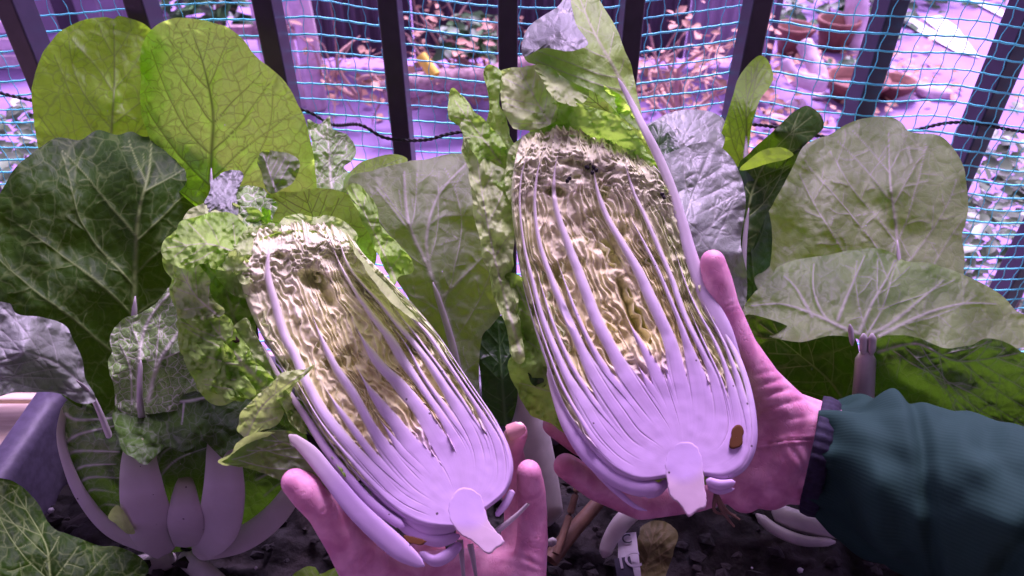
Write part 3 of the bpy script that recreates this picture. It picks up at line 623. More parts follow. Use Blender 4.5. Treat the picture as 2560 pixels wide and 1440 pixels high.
# --- middle plant behind the two cut halves
pc = plant('cabbage plant with a smooth grey green leaf on a thick pale stalk between the halves', (1350, 1330))
v6 = line([(1165, 1000), (1125, 830), (1078, 690), (1022, 560), (1010, 430)], 14, 3) + line([(1078, 690), (1066, 600), (1095, 490), (1165, 410)], 7, 2.5, .9) + line([(1040, 600), (980, 520), (940, 470)], 4, 1.5, .7) + line([(1100, 750), (1170, 680), (1210, 640)], 6, 2, .8) + line([(1110, 790), (1060, 750), (1030, 740)], 4, 2, .7) + line([(1075, 560), (1110, 540), (1180, 540)], 3, 1.5, .6)
l6 = blade('leaf', [(870, 450), (940, 425), (1000, 408), (1080, 395), (1140, 385), (1180, 400), (1250, 480), (1260, 620), (1262, 720), (1258, 770), (1228, 815), (1200, 850), (1195, 950), (1200, 1040), (1150, 1040), (1090, 880), (1030, 760), (960, 660), (900, 560)],
      [(880, 450, .66), (1140, 390, .67), (1020, 560, .615), (1240, 600, .63), (1240, 780, .625), (1080, 700, .60), (1170, 1000, .60), (950, 620, .63)], M['leaf_grey'], pc, veins=v6, nsec=5, pillow=1.3, frill=4, ffreq=6, mid=[(1160, 1000), (1125, 840), (1080, 700), (1025, 560), (1012, 440)], w0=5, label='smooth grey green leaf with a long pale midrib')
rod('leaf_stalk', [(1352, 1325, .675, 62), (1338, 1200, .67, 58), (1322, 1080, .665, 50), (1290, 960, .66, 40), (1230, 800, .655, 22)], M['rib'], pc, n=30, flat=.45, front=.2)
rib(l6, [(1300, 1310, .66, 20), (1230, 1150, .63, 16), (1165, 1000, .595, 11), (1125, 840, .594, 9), (1082, 705, .593, 6)])
l10 = blade('leaf', [(1195, 830), (1240, 790), (1285, 800), (1305, 860), (1300, 960), (1275, 1060), (1215, 1040), (1200, 940)], [(1200, 840, .64), (1290, 830, .645), (1250, 940, .63), (1250, 1050, .64)], M['leaf_deep'], pc, mid=[(1265, 1060), (1255, 950), (1245, 810)], w0=6, nsec=5, frill=6, ffreq=6)
# --- plant behind the right half
pd = plant('cabbage plant with a pale lilac sheen leaf and curled narrow leaf by the railing', (1780, 1290))
r4 = blade('leaf', [(1560, 420), (1660, 388), (1715, 366), (1772, 356), (1812, 376), (1848, 425), (1864, 520), (1852, 600), (1868, 690), (1862, 760), (1830, 800), (1740, 790), (1640, 640), (1570, 520)],
      [(1600, 430, .64), (1772, 360, .67), (1860, 500, .65), (1740, 560, .615), (1860, 720, .64), (1740, 780, .61)], M['leaf_glauc'], pd, mid=[(1700, 800), (1690, 650), (1720, 520), (1775, 380)], w0=5, nsec=7, side=-1, pillow=1.5, frill=5, ffreq=7, label='broad leaf with pale lilac sheen')
rib(r4, [(1770, 1270, .66, 16), (1740, 1000, .63, 15), (1700, 800, .606, 8), (1692, 700, .606, 4)])
r5 = blade('leaf', [(1780, 420), (1785, 380), (1805, 330), (1828, 255), (1845, 200), (1868, 165), (1898, 140), (1920, 152), (1932, 185), (1925, 215), (1900, 248), (1882, 300), (1872, 360), (1850, 440), (1820, 480)],
      [(1790, 380, .735), (1900, 145, .76), (1860, 250, .715), (1930, 190, .74), (1840, 460, .70)], M['leaf_olive'], pd, mid=[(1862, 440), (1866, 330), (1868, 250), (1895, 160)], w0=6, nsec=6, ang=(30, 18), center=(1855, 300), side=1, pillow=1.2, label='narrow upright leaf with a curled edge')
rib(r5, [(1790, 1270, .67, 11), (1840, 800, .67, 10), (1862, 440, .698, 7), (1866, 330, .71, 4)])
r6 = blade('leaf', [(1845, 420), (1870, 385), (1915, 345), (1962, 300), (2012, 264), (2045, 280), (2058, 305), (2052, 325), (2020, 345), (1990, 400), (1955, 470), (1915, 540), (1880, 620), (1855, 640), (1840, 520)],
      [(1850, 430, .69), (2012, 268, .72), (2055, 320, .725), (1960, 330, .675), (1940, 420, .70), (1860, 600, .66)], M['leaf_dark'], pd, mid=[(1860, 630), (1880, 480), (1940, 370), (2030, 290)], w0=5, nsec=6, side=-1, pillow=1.5, crumple=12, cscale=70, label='folded dark leaf with a glossy top edge')
rib(r6, [(1810, 1270, .67, 12), (1850, 900, .655, 11), (1860, 630, .657, 7), (1872, 520, .667, 4)])
r6b = blade('leaf', [(1850, 420), (1900, 378), (1950, 368), (1985, 385), (1960, 400), (1910, 412), (1870, 425)], [(1850, 425, .672), (1960, 372, .665), (1980, 390, .675), (1900, 410, .675)], M['leaf_grey'], pd, spokes=90, rings=24, pillow=1.2, side=-1)
r7 = blade('leaf', [(1835, 430), (1870, 430), (1920, 520), (1930, 620), (1910, 760), (1900, 900), (1850, 900), (1850, 700), (1870, 560)], [(1850, 450, .685), (1920, 560, .69), (1880, 720, .68), (1880, 880, .67)], M['leaf_deep'], pd, mid=[(1875, 900), (1885, 700), (1850, 440)], w0=5)
r8 = blade('leaf', [(1600, 330), (1640, 300), (1690, 278), (1745, 275), (1790, 285), (1815, 310), (1800, 380), (1720, 420), (1620, 400)], [(1610, 320, .73), (1750, 278, .76), (1700, 350, .71), (1800, 350, .73), (1700, 410, .70)], M['leaf_glauc'], pd, mid=[(1700, 425), (1710, 350), (1745, 285)], w0=4, nsec=5, side=-1, pillow=2, crumple=8, cscale=40)
r8b = blade('leaf', [(1600, 340), (1640, 305), (1668, 310), (1690, 345), (1695, 390), (1640, 420), (1600, 400)], [(1610, 340, .71), (1680, 330, .705), (1650, 400, .69)], M['leaf_deep'], pd, mid=[(1640, 420), (1650, 320)], w0=3, nsec=4, side=-1)
# --- right plant with pale veined leaves and a snapped midrib
pf = plant('cabbage plant with pale veined leaves and a snapped hollow midrib by the sleeve', (2120, 1310))
r1 = blade('leaf', [(1885, 660), (1893, 560), (1930, 490), (1972, 430), (1985, 385), (2010, 360), (2065, 340), (2120, 305), (2185, 292), (2225, 294), (2252, 305), (2272, 328), (2300, 332), (2345, 338), (2385, 375), (2410, 430), (2420, 520), (2408, 590), (2412, 660), (2380, 760), (2200, 800), (2000, 780), (1900, 730)],
      [(1890, 620, .70), (2000, 370, .745), (2190, 292, .77), (2400, 420, .745), (2225, 480, .69), (2410, 640, .71), (2060, 560, .685), (2240, 760, .65), (1950, 740, .67)], M['leaf_grey'], pf, mid=[(2262, 800), (2252, 680), (2240, 570), (2225, 450), (2222, 330)], w0=8, nsec=5, ang=(46, 28), frill=6, ffreq=7, pillow=1.35, rings=80, label='round pale green leaf with lilac veins', curve=.5)
rib(r1, [(2170, 1290, .675, 13), (2230, 1000, .655, 12), (2262, 800, .643, 8), (2250, 680, .662, 6), (2243, 600, .668, 4)])
v2 = []
for p_ in ([(2150, 835), (2070, 800), (2035, 730), (2035, 660)], [(2095, 800), (2110, 760), (2140, 690), (2160, 640)], [(2150, 830), (2180, 760), (2220, 690), (2235, 650)], [(2180, 835), (2240, 800), (2300, 750), (2360, 700)], [(2200, 840), (2300, 790), (2400, 760), (2490, 760)], [(2120, 825), (2020, 780), (1950, 760), (1880, 765)], [(2030, 790), (1990, 720), (1960, 690)]):
    v2 += line(p_, 6.5, 2, .95)
r2 = blade('leaf', [(1862, 775), (1885, 735), (1930, 690), (1945, 668), (1990, 650), (2040, 642), (2090, 634), (2140, 625), (2185, 619), (2225, 630), (2262, 652), (2340, 662), (2420, 692), (2500, 735), (2540, 775), (2580, 800), (2590, 860), (2500, 875), (2400, 905), (2280, 900), (2200, 880), (2150, 850), (2080, 840), (1990, 855), (1900, 830)],
      [(1870, 775, .625), (1960, 670, .64), (2180, 620, .67), (2400, 690, .66), (2570, 820, .635), (2160, 845, .585), (2000, 780, .60), (2340, 800, .62), (2400, 890, .60), (1920, 820, .60)], M['leaf_split'], pf, veins=v2, pillow=1.5, frill=5, ffreq=8, center=(2180, 770), rings=90, spokes=460, mid=[(2160, 850), (2210, 760), (2240, 650)], w0=4, nsec=3, label='leaf split at its snapped midrib, sunlit on one side')
r3 = blade('leaf', [(2195, 850), (2245, 838), (2300, 845), (2360, 870), (2420, 862), (2470, 848), (2520, 858), (2555, 880), (2590, 900), (2600, 1090), (2520, 1100), (2440, 1090), (2340, 1090), (2240, 1090), (2190, 1040), (2180, 930)],
      [(2200, 850, .585), (2360, 860, .56), (2530, 870, .555), (2400, 950, .575), (2580, 980, .56), (2220, 1040, .61)], M['leaf_head'], pf, mid=[(2195, 880), (2290, 860), (2380, 900), (2450, 900), (2560, 880)], w0=5, nsec=7, pillow=2., crumple=16, cscale=90, frill=5, ffreq=8, label='crumpled side lobe drooping below the snapped midrib')
r3b = blade('leaf', [(1862, 790), (1930, 800), (2010, 830), (2090, 835), (2140, 850), (2150, 960), (2150, 1080), (2080, 1080), (2000, 1010), (1940, 930), (1890, 860)], [(1870, 800, .60), (2130, 850, .60), (2000, 900, .615), (2120, 1060, .64)], M['leaf_dark'], pf, mid=[(2140, 1060), (2080, 960), (1990, 880), (1900, 810)], w0=5, nsec=6, pillow=1.4, crumple=8)
rod('leaf_stalk', [(2130, 1300, .665, 34), (2150, 1100, .63, 31), (2160, 960, .60, 28), (2165, 890, .588, 27), (2168, 868, .585, 27)], M['rib'], pf, n=30, flat=.7, front=.1)
for (x, y, hw2, dx) in ((2159, 838, 11, 0), (2180, 838, 11, 2), (2128, 815, 7, -14)):
    s_ = rod('broken_strand', [(x - dx * .2, y + 50, .583, hw2), (x, y + 20, .581, hw2), (x + dx * .2, y, .579, hw2), (x + dx * .3, y - 5, .578, hw2 * .9)], M['rib'], pf, n=10, flat=1, front=.05)
# white stalks lying on the soil near the sleeve
rod('leaf_stalk', [(1890, 1285, .665, 12), (1940, 1325, .655, 14), (2010, 1352, .645, 14), (2090, 1355, .64, 10)], M['rib'], pf, n=24, flat=.6, front=.3)
rod('leaf_stalk', [(1930, 1275, .665, 22), (1990, 1300, .655, 26), (2070, 1322, .645, 24), (2140, 1330, .64, 16)], M['rib'], pf, n=24, flat=.6, front=.3)
#==HELD==
WHITE = np.array((.60, .45, .65)); CREAM = np.array((.92, .95, .60)); YEL = np.array((.94, .90, .42)); PALEG = np.array((.68, .80, .38)); MILK = np.array((.76, .68, .76)); GRN = np.array((.24, .38, .08))
def lerp(a, b, t): return a + (b - a) * np.clip(t, 0, 1)
def slab(name, outline, df, parent, dome=6., thick=.02, grooves=(), colf=None, zoff=0., rings=60, spokes=260, jag=0., edge=5.):
    """solid piece cut flat: slightly domed front with grooves between the layers, rounded rim, closed back"""
    po = spline(outline, spokes, True)
    if jag: po = po + perp(po) * (jag * vnoise(np.arange(spokes) / 3., 0, 5))[:, None]
    c = po.mean(0); r = np.linspace(0.004, 1, rings) ** .85
    xy = c + r[:, None, None] * (po - c)[None]; x = xy[..., 0].ravel(); y = xy[..., 1].ravel(); rr = np.repeat(r, spokes)
    d = df(x, y) - zoff; pxm = d.mean() / FPX
    h = dome * (1 - rr ** 2) - edge * np.clip((rr - (.93 if edge < 10 else .62)) / (.07 if edge < 10 else .38), 0, 1) ** 2 + 1.2 * fbm(x / 60, y / 60, 3, 2)
    g = np.zeros(x.shape)
    if len(grooves): m, rel, near = seg_field(x, y, grooves); g = m; h = h - rel * 1.3
    Vf = PA(x, y, d - h * pxm); cf = colf(x, y) if colf else np.tile(WHITE, (len(x), 1))
    cf = cf * (1 - .22 * g[:, None] * np.array((1., .75, 1.4)))
    rb = np.array([.985, .9, .7, .4, .01]); xb = c + rb[:, None, None] * (po - c)[None]; xx = xb[..., 0].ravel(); yy = xb[..., 1].ravel()
    Vb = PA(xx, yy, df(xx, yy) - zoff + thick * np.sqrt(1 - np.repeat(rb, spokes) ** 2) + edge * pxm + .0005)
    V = np.concatenate([Vf, Vb]); C = np.concatenate([cf, np.tile(WHITE, (len(Vb), 1))])
    return obj(name, V, grid_faces(rings + 5, spokes, True), M['stem'], parent, cols=C)
def ruffle(curve, df, parent, zoff=0., dep=.013, lean=0., amp=5., wl=30., colf=None, th=6.5, seed=0, n=None, grow=.4, zamp=.0):
    """wavy leaf layer seen on its cut edge; it runs back into the head"""
    c = np.asarray(curve, float); L = np.sum(np.linalg.norm(np.diff(c, axis=0), axis=1)); n = n or int(np.clip(L / 4.5, 14, 170)); c = spline(c, n)
    nn = perp(c); s = np.linspace(0, L, n); rs = np.random.RandomState(seed); ph = rs.uniform(0, 6.3, 4); t = s / L
    am = amp * (grow + (1 - grow) * t) * np.minimum(1, np.minimum(t, 1 - t) * 8 + .2)
    rows = [(-1, 1.), (-1, .55), (-1, .2), (-.8, .03), (0, 0), (.8, .03), (1, .2), (1, .55), (1, 1.)]
    V = []; C = []
    for (sd_, q) in rows:
        wv = np.sin(s / wl * 6.283 + ph[0] + 1.6 * vnoise(s / 70, 0 * s, seed) + q * .9) + .3 * np.sin(s / wl * 15.1 + ph[1] + q * 1.7) + .9 * vnoise(s / 26, q * 2 + 0 * s, seed + 2)
        off = am * wv * (1 - .45 * q) + lean * q + sd_ * th * .5
        x = c[:, 0] + nn[:, 0] * off; y = c[:, 1] + nn[:, 1] * off
        z = df(c[:, 0], c[:, 1]) - zoff + dep * q + zamp * vnoise(s / 24, 0 * s, seed + 7) + .003 * (1 - np.minimum(1, np.minimum(t, 1 - t) * 6))
        V.append(PA(x, y, z)); cc = colf(x, y, t, q) if colf else np.tile(CREAM, (n, 1)); C.append(cc)
    return obj('inner_leaf', np.concatenate(V), grid_faces(len(rows), n), M['inner'], parent, cols=np.concatenate(C))
def bowl(name, outline, df, depth, parent, mat, off=.012):
    po = spline(outline, 160, True); c = po.mean(0); po = c + (po - c) * .955; r = np.array([1., .99, .96, .9, .8, .65, .45, .25, .01]); xy = c + r[:, None, None] * (po - c)[None]
    x = xy[..., 0].ravel(); y = xy[..., 1].ravel(); rr = np.repeat(r, 160)
    h = off + depth * np.sqrt(np.clip(1 - rr ** 2, 0, 1)) + .002 * fbm(x / 40, y / 40, 1)
    m = seg_field(x, y, [(*po[10], *po[90], 8, .6)])[0] * 0
    return obj(name, PA(x, y, df(x, y) + h), grid_faces(len(r), 160, True), mat, parent, attrs={'vein': m}, uv=np.stack([x, y], -1) / 100)
def mass(outline, df, parent, axis, zoff=-.0055, seed=0, topc=None):
    """the packed crinkled leaves that fill the head behind the cut edges"""
    sp_ = 420; rg = 150; po = spline(outline, sp_, True); c = po.mean(0); r = np.linspace(.004, .985, rg) ** .8
    xy = c + r[:, None, None] * (po - c)[None]; x = xy[..., 0].ravel(); y = xy[..., 1].ravel(); rr = np.repeat(r, sp_)
    a = np.array(axis[0], float); b = np.array(axis[1], float); u = (b - a) / np.linalg.norm(b - a); v = np.array([-u[1], u[0]])
    s = (x - a[0]) * u[0] + (y - a[1]) * u[1]; q = (x - a[0]) * v[0] + (y - a[1]) * v[1]; L = np.linalg.norm(b - a); t = s / L
    wob = q + 14 * fbm(s / 70, q / 40, seed) + 5 * vnoise(s / 16, q / 20, seed + 3)
    rid = np.abs(np.mod(wob / 30., 1.) - .5) * 2
    h = 13 * (rid ** 1.5) + 10 * fbm(x / 34, y / 34, seed + 5, 3) + 2 * fbm(x / 10, y / 10, seed + 8, 1)
    e = np.clip(np.abs(q) / (L * .26), 0, 1)
    col = lerp(YEL[None], CREAM[None], (t[:, None] - .45) * 2.2); col = lerp(col, PALEG[None], (e[:, None] - .55) * 1.6)
    col = col * (.94 + .06 * rid[:, None])
    d = df(x, y) - zoff + .00012 * np.clip((t - .72) * L, 0, 300) + .012 * np.clip((rr - .8) / .2, 0, 1) ** 2
    return obj('packed_leaves', PA(x, y, d - h * d.mean() / FPX), grid_faces(rg, sp_, True), M['inner'], parent, cols=col)
def cutface(guides, ribs, df, parent, seed=0, heart=3.5, tbase=.10, NT=330, sub=56, topt=.80, extra=(), zoff=0., cavities=(), solid=()):
    """the knife-cut face: layers run along the traced guides; ribs stand level with the cut, thin crinkled leaves lie between them"""
    G_ = np.stack([spline(g, NT) for g in guides]); K = len(guides); W = (K - 1) * sub + 1
    w = np.linspace(0, K - 1, W); idx = np.clip(w.astype(int), 0, K - 2); f = (w - idx)[:, None, None]
    a = G_[np.clip(idx - 1, 0, K - 1)]; b = G_[idx]; c = G_[idx + 1]; d = G_[np.clip(idx + 2, 0, K - 1)]
    XY = .5 * (2 * b + (c - a) * f + (2 * a - 5 * b + 4 * c - d) * f ** 2 + (3 * b - a - 3 * c + d) * f ** 3)
    x = XY[..., 0]; y = XY[..., 1]; T = np.linspace(0, 1, NT)[None] + 0 * x; Wv = w[:, None] + 0 * x
    sm = lambda q: np.clip(q, 0, 1) ** 2 * (3 - 2 * np.clip(q, 0, 1))
    rib = np.zeros(x.shape); prof = np.zeros(x.shape)
    rr_ = np.random.RandomState(seed + 50); allr = []
    for i, (am_, te_) in enumerate(ribs):
        allr.append((i, am_ * .72, min(.96, te_ + .10))); 
        if i < K - 1 and i not in solid: allr.append((i + .5 + rr_.uniform(-.1, .1), (.5 * (am_ + ribs[i + 1][0])) * rr_.uniform(.28, .44), min(te_, ribs[i + 1][1]) * rr_.uniform(.68, 1.0)))
    for (k, am, te) in allr:
        wob = .14 * vnoise(T * 5 + k * 3.7, 0 * T + k, seed + 3) * sm((T - .2) * 3); tb = tbase + rr_.uniform(-.05, .07)
        dl = np.abs(Wv - k - wob); full = .262 if k != int(k) else .52
        aa = np.where(T < tb, full, full + (am - full) * sm((T - tb) / .26)); aa = aa * (1 - .55 * sm((T - .35) / max(.05, te - .35)))
        aa = aa * sm((te + .04 - T) / .14); aa = np.maximum(aa, 1e-4)
        soft = np.clip((aa - dl) / (.030 + .03 * T) + .5, 0, 1); m = sm(soft)
        better = m > rib; rib = np.maximum(rib, m); prof = np.where(better, np.clip(1 - (dl / aa) ** 2, 0, 1), prof)
    top = sm((T - topt) / .1)
    # crinkled leaf layers
    lay = Wv * 3.4 + 1.2 * fbm(T * 8, Wv * 1.3, seed, 3) + .42 * vnoise(T * 40, Wv * 2.6, seed + 5)
    ridge = np.exp(-((np.mod(lay, 1.) - .5) / .2) ** 2)
    wx = x + 16 * fbm(x / 40, y / 40, seed + 7, 2); wy = y + 12 * fbm(x / 36, y / 36, seed + 8, 2)
    rt = np.maximum(1 - 2.2 * np.abs(vnoise(wx / 24, wy / 9, seed + 11)), .8 - 2 * np.abs(vnoise(wx / 13, wy / 15, seed + 12))); rt = np.clip(rt, 0, 1)
    cr = fbm(x / 26, y / 26, seed + 15, 4)
    dark = np.clip(fbm(x / 55, y / 38, seed + 17, 2) - .25, 0, 1)          # open pockets between the sheets
    hg = -(2 + 4 * sm((T - .18) / .22)) * (1 - .45 * top) + (9 * ridge - 2) * (1 - top) + 5.5 * cr + 15 * rt * top - 20 * dark * sm((T - .3) / .15)
    gro = np.clip(1 - np.abs(np.mod(Wv + .5 + .05 * vnoise(T * 9, Wv, seed), 1.) - .5) * 0 - np.abs(np.mod(Wv, 1.) - .5) * -0, 0, 1) * 0
    gl = np.zeros(x.shape); ks = sorted(q[0] for q in allr)
    for k0, k1 in zip(ks[:-1], ks[1:]):
        c0 = (k0 + k1) / 2 + rr_.uniform(-.06, .06); g_ = rr_.uniform(.15, .8); t0, t1 = rr_.uniform(.02, .14), rr_.uniform(.26, .46)
        gl = np.maximum(gl, g_ * np.exp(-((Wv - c0 - .05 * vnoise(T * 8 + k0, Wv * 0, seed)) / rr_.uniform(.018, .04)) ** 2) * sm((T - t0) / .08) * sm((t1 - T) / .15))
    hr_ = (4 + 5 * sm((T - .25) / .2)) * prof ** .6 * sm((T - .1) / .2) + 1.0 * fbm(x / 40, y / 40, seed + 2, 2) - 2.2 * gl
    h = hg * (1 - rib) + hr_ * rib
    ed = np.clip(np.minimum(Wv, K - 1 - Wv) / .5, 0, 1); h = h - 34 * (1 - np.sqrt(np.clip(1 - (1 - ed) ** 2, 0, 1))) - 60 * sm((T - .9) / .1) ** 2
    for (cx_, cy_, rx_, ry_, an_, dp_) in cavities:
        ca_, sa_ = math.cos(math.radians(an_)), math.sin(math.radians(an_)); ux = ((x - cx_) * ca_ + (y - cy_) * sa_) / rx_; uy = (-(x - cx_) * sa_ + (y - cy_) * ca_) / ry_
        h = h - dp_ * np.exp(-(ux ** 2 + uy ** 2) ** 2) * (1 - .8 * rib)
    jt = sm((T - .9) / .1) * (9 * vnoise(Wv * 5, T * 0, seed + 21) + 6 * vnoise(Wv * 14, T * 0, seed + 22)); x = x + jt * .35; y = y + jt
    # own colours: white ribs, yellow heart, greener outwards
    e = np.abs(Wv - heart) / (K / 2.)
    cf = lerp(YEL, CREAM, ((T - .35) * 1.8)[..., None]); cf = lerp(cf, PALEG, ((e - .42) * 1.9)[..., None]); cf = lerp(cf, lerp(CREAM, PALEG, .35), (top * (1 - .5 * e))[..., None])
    cf = cf * (1 + .10 * cr[..., None]); cf = lerp(cf, WHITE, (sm((.34 - T) / .16) * .75)[..., None])
    cw = lerp(WHITE, MILK, ((T - .2) * 3)[..., None]); cw = lerp(cw, lerp(CREAM, MILK, .5), ((T - .5) * 2)[..., None]); cw = lerp(cw, PALEG, (.35 * (1 - prof) * sm((T - .15) / .3))[..., None])
    cw = cw * (1 - .05 * (vnoise(Wv * 22, T * 3, seed) + vnoise(Wv * 47, T * 5, seed + 1))[..., None] * .6) * (1 - .16 * np.clip(gl, 0, 1)[..., None] * np.array((.9, .6, 1.5)))
    col = np.clip(cf * (1 - rib[..., None]) + cw * rib[..., None], .02, .95)
    dd = df(x, y) - zoff
    V = PA(x, y, dd - h * dd.mean() / FPX).reshape(-1, 3)
    return obj('cut_face', V, grid_faces(W, NT), M['stem'], parent, cols=col.reshape(-1, 3))
def between(A, B, fs, t0, t1, **k):
    a = spline(A, 80); b = spline(B, 80); sd0 = k.pop('seed', 0); z0 = k.pop('zoff', 0.)
    for i, f in enumerate(fs):
        c = a * (1 - f) + b * f; i0, i1 = int(t0 * 79), int(min(1, t1 + .05 * math.sin(i * 2.3)) * 79)
        ruffle(c[i0:i1 + 1:3], seed=sd0 + i * 7, zoff=z0 - .003 * (i % 3), **k)
def stemcol(top=PALEG, a=.55):
    return lambda t: lerp(WHITE, lerp(WHITE, top, .55), (t - a) / (1 - a))
def shreds(n, poly, df, parent, ang0, seed, colf, zo=0.0, ln=(30, 80), amp=5):
    rs = np.random.RandomState(seed); P_ = np.array(poly, float); lo, hi = P_.min(0), P_.max(0); k = 0
    while k < n:
        p = rs.uniform(lo, hi)
        if not inside(P_, p[0], p[1]): continue
        a = math.radians(ang0 + rs.normal(0, 28)); L = rs.uniform(*ln); u = np.array([math.cos(a), math.sin(a)]); v = np.array([-u[1], u[0]]); b = rs.normal(0, L * .18)
        ruffle([p - u * L / 2, p + v * b, p + u * L / 2], df, parent, zoff=zo + rs.uniform(-.006, .003), dep=.007, lean=rs.uniform(-16, 16), amp=amp * rs.uniform(.6, 1.4), wl=rs.uniform(36, 60), colf=colf, seed=seed + k, grow=1, zamp=.002); k += 1
#---------------------------------------------------------------- half held in the hand at the bottom
LP_ = rbf([(1170, 1300, .462), (740, 580, .535), (600, 1000, .497), (1280, 1000, .493)])
hl = thing('cabbage_half', 'halved cabbage with pale yellow heart, its base resting on upturned palm and thumb', 'cabbage', P(1170, 1300, .48), 'halves of one cut cabbage held up')
LS = dict(
 A=[(1062, 1416, 6), (1030, 1396, 20), (985, 1362, 28), (895, 1279, 26), (824, 1192, 22), (775, 1132, 20), (722, 1087, 10)],
 B=[(1010, 1300, 12), (925, 1237, 12), (824, 1117, 10), (771, 1024, 9), (722, 949, 8), (660, 850, 6), (625, 760, 4)],
 C=[(1120, 1292, 30), (1075, 1282, 38), (1000, 1245, 38), (932, 1181, 33), (865, 1102, 28), (812, 1031, 25), (767, 949, 21), (741, 888, 18), (713, 832, 17), (692, 752, 15), (679, 676, 9)],
 D=[(1120, 1262, 30), (1105, 1256, 32), (1037, 1207, 30), (977, 1140, 26), (925, 1061, 22), (880, 975, 16), (839, 907, 12), (828, 885, 5)],
 E=[(1125, 1240, 34), (1105, 1205, 36), (1067, 1159, 36), (1022, 1110, 26), (985, 1057, 16), (955, 1020, 7)],
 F=[(1152, 1225, 40), (1131, 1162, 58), (1100, 1099, 54), (1056, 1024, 38), (1000, 960, 24), (945, 915, 12)],
 H=[(1172, 1215, 28), (1160, 1132, 38), (1114, 1057, 34), (1062, 982, 26), (1020, 915, 18), (985, 850, 14), (945, 800, 13), (900, 739, 12), (862, 708, 6)],
 G=[(1186, 1222, 22), (1200, 1162, 28), (1185, 1095, 27), (1150, 1027, 24), (1107, 960, 20), (1071, 905, 18), (1033, 857, 15), (991, 808, 13), (953, 759, 12), (908, 711, 12), (866, 655, 12), (838, 606, 7)],
 I=[(1228, 1245, 16), (1255, 1219, 20), (1262, 1170, 22), (1247, 1105, 22), (1212, 1045, 20), (1165, 975, 17), (1120, 907, 14), (1075, 839, 11), (1038, 798, 9), (955, 705, 6)],
 J=[(1235, 1262, 12), (1270, 1225, 16), (1281, 1175, 20), (1274, 1120, 21), (1240, 1050, 20), (1196, 985, 18), (1150, 918, 14), (1105, 850, 8)])
ZO = dict(A=.003, B=-.003, C=.0025, D=.0012, E=.0002, F=.0018, H=.0006, G=.0014, I=.0, J=-.0012)
cutface([
 [(1140, 1320), (1060, 1318), (985, 1280), (925, 1225), (870, 1165), (815, 1095), (760, 1010), (705, 920), (650, 830), (612, 740), (596, 650), (625, 585)],
 [(1130, 1300), (1075, 1282), (1000, 1245), (932, 1181), (865, 1102), (812, 1031), (767, 949), (741, 888), (713, 832), (692, 752), (675, 676), (682, 572)],
 [(1128, 1275), (1105, 1256), (1037, 1207), (977, 1140), (925, 1061), (880, 975), (839, 907), (800, 830), (765, 740), (735, 660), (722, 562)],
 [(1135, 1255), (1105, 1205), (1067, 1159), (1022, 1110), (985, 1057), (955, 1020), (910, 950), (865, 870), (815, 760), (770, 660), (752, 556)],
 [(1152, 1240), (1131, 1162), (1100, 1099), (1056, 1024), (1000, 960), (945, 910), (895, 830), (845, 730), (800, 640), (780, 556)],
 [(1172, 1235), (1160, 1132), (1114, 1057), (1062, 982), (1020, 915), (985, 850), (945, 800), (900, 739), (850, 660), (808, 560)],
 [(1186, 1240), (1200, 1162), (1185, 1095), (1150, 1027), (1107, 960), (1071, 905), (1033, 857), (991, 808), (953, 759), (908, 711), (866, 655), (838, 570)],
 [(1205, 1255), (1245, 1215), (1255, 1170), (1243, 1105), (1210, 1045), (1165, 975), (1120, 907), (1075, 839), (1038, 798), (955, 705), (895, 630), (865, 585)],
 [(1215, 1275), (1262, 1235), (1283, 1180), (1274, 1120), (1240, 1050), (1196, 985), (1150, 918), (1105, 850), (1050, 780), (975, 700), (915, 640), (890, 605)]],
 [(.30, .72), (.36, .9), (.30, .60), (.34, .40), (.46, .52), (.34, .82), (.34, .93), (.26, .88), (.34, .75)], LP_, hl, seed=3, solid=(3, 4), heart=3.4, extra=((.45, .09, .7), (1.5, .10, .55), (6.5, .1, .6), (7.5, .1, .6)), zoff=.002,
 cavities=((785, 700, 34, 22, 20, 55), (820, 740, 30, 16, 60, 40), (700, 640, 14, 8, 0, 20)))
stA = LS['A']
rod('stem', [(x, y, float(LP_(x, y)) - .004, hw) for x, y, hw in stA], M['stem'], hl, n=70, flat=1.0, front=.78, cols=stemcol(CREAM, .6), sides=24)
rod('stem', [(x, y, float(LP_(x, y)) + .002, hw) for x, y, hw in [(1010, 1318, 12), (925, 1255, 13), (824, 1135, 11), (765, 1044, 9), (705, 955, 7), (655, 860, 4)]], M['stem'], hl, n=70, flat=1.0, front=.6, cols=stemcol(PALEG, .4), sides=16)
for j, p in enumerate(([(1145, 1318, 10), (1075, 1322, 17), (1020, 1290, 16), (962, 1232, 12), (930, 1190, 6)], [(1150, 1338, 10), (1097, 1352, 16), (1037, 1334, 15), (985, 1292, 12), (930, 1230, 7)], [(1152, 1358, 10), (1120, 1388, 16), (1085, 1402, 15), (1050, 1380, 8)], [(1240, 1290, 6), (1262, 1262, 10), (1282, 1225, 8)])):
    rod('stem', [(x, y, float(LP_(x, y)) + .003 + .003 * j, hw) for x, y, hw in p], M['stem'], hl, n=40, flat=1.2, front=.5, cols=stemcol(WHITE), sides=14)
def corecol(cx, cy, r): return lambda x, y: lerp(np.array((.57, .43, .64))[None], np.array((.62, .49, .54))[None], ((np.hypot(x - cx, y - cy) / r)[:, None] - .7) * 2.2)
slab('core', [(1165, 1218), (1200, 1235), (1212, 1270), (1222, 1305), (1238, 1325), (1261, 1355), (1240, 1372), (1220, 1385), (1180, 1352), (1150, 1335), (1125, 1300), (1120, 1262), (1138, 1228)], LP_, hl, dome=.5, thick=.03, zoff=.0022, colf=corecol(1165, 1268, 58), jag=1.5, edge=3)
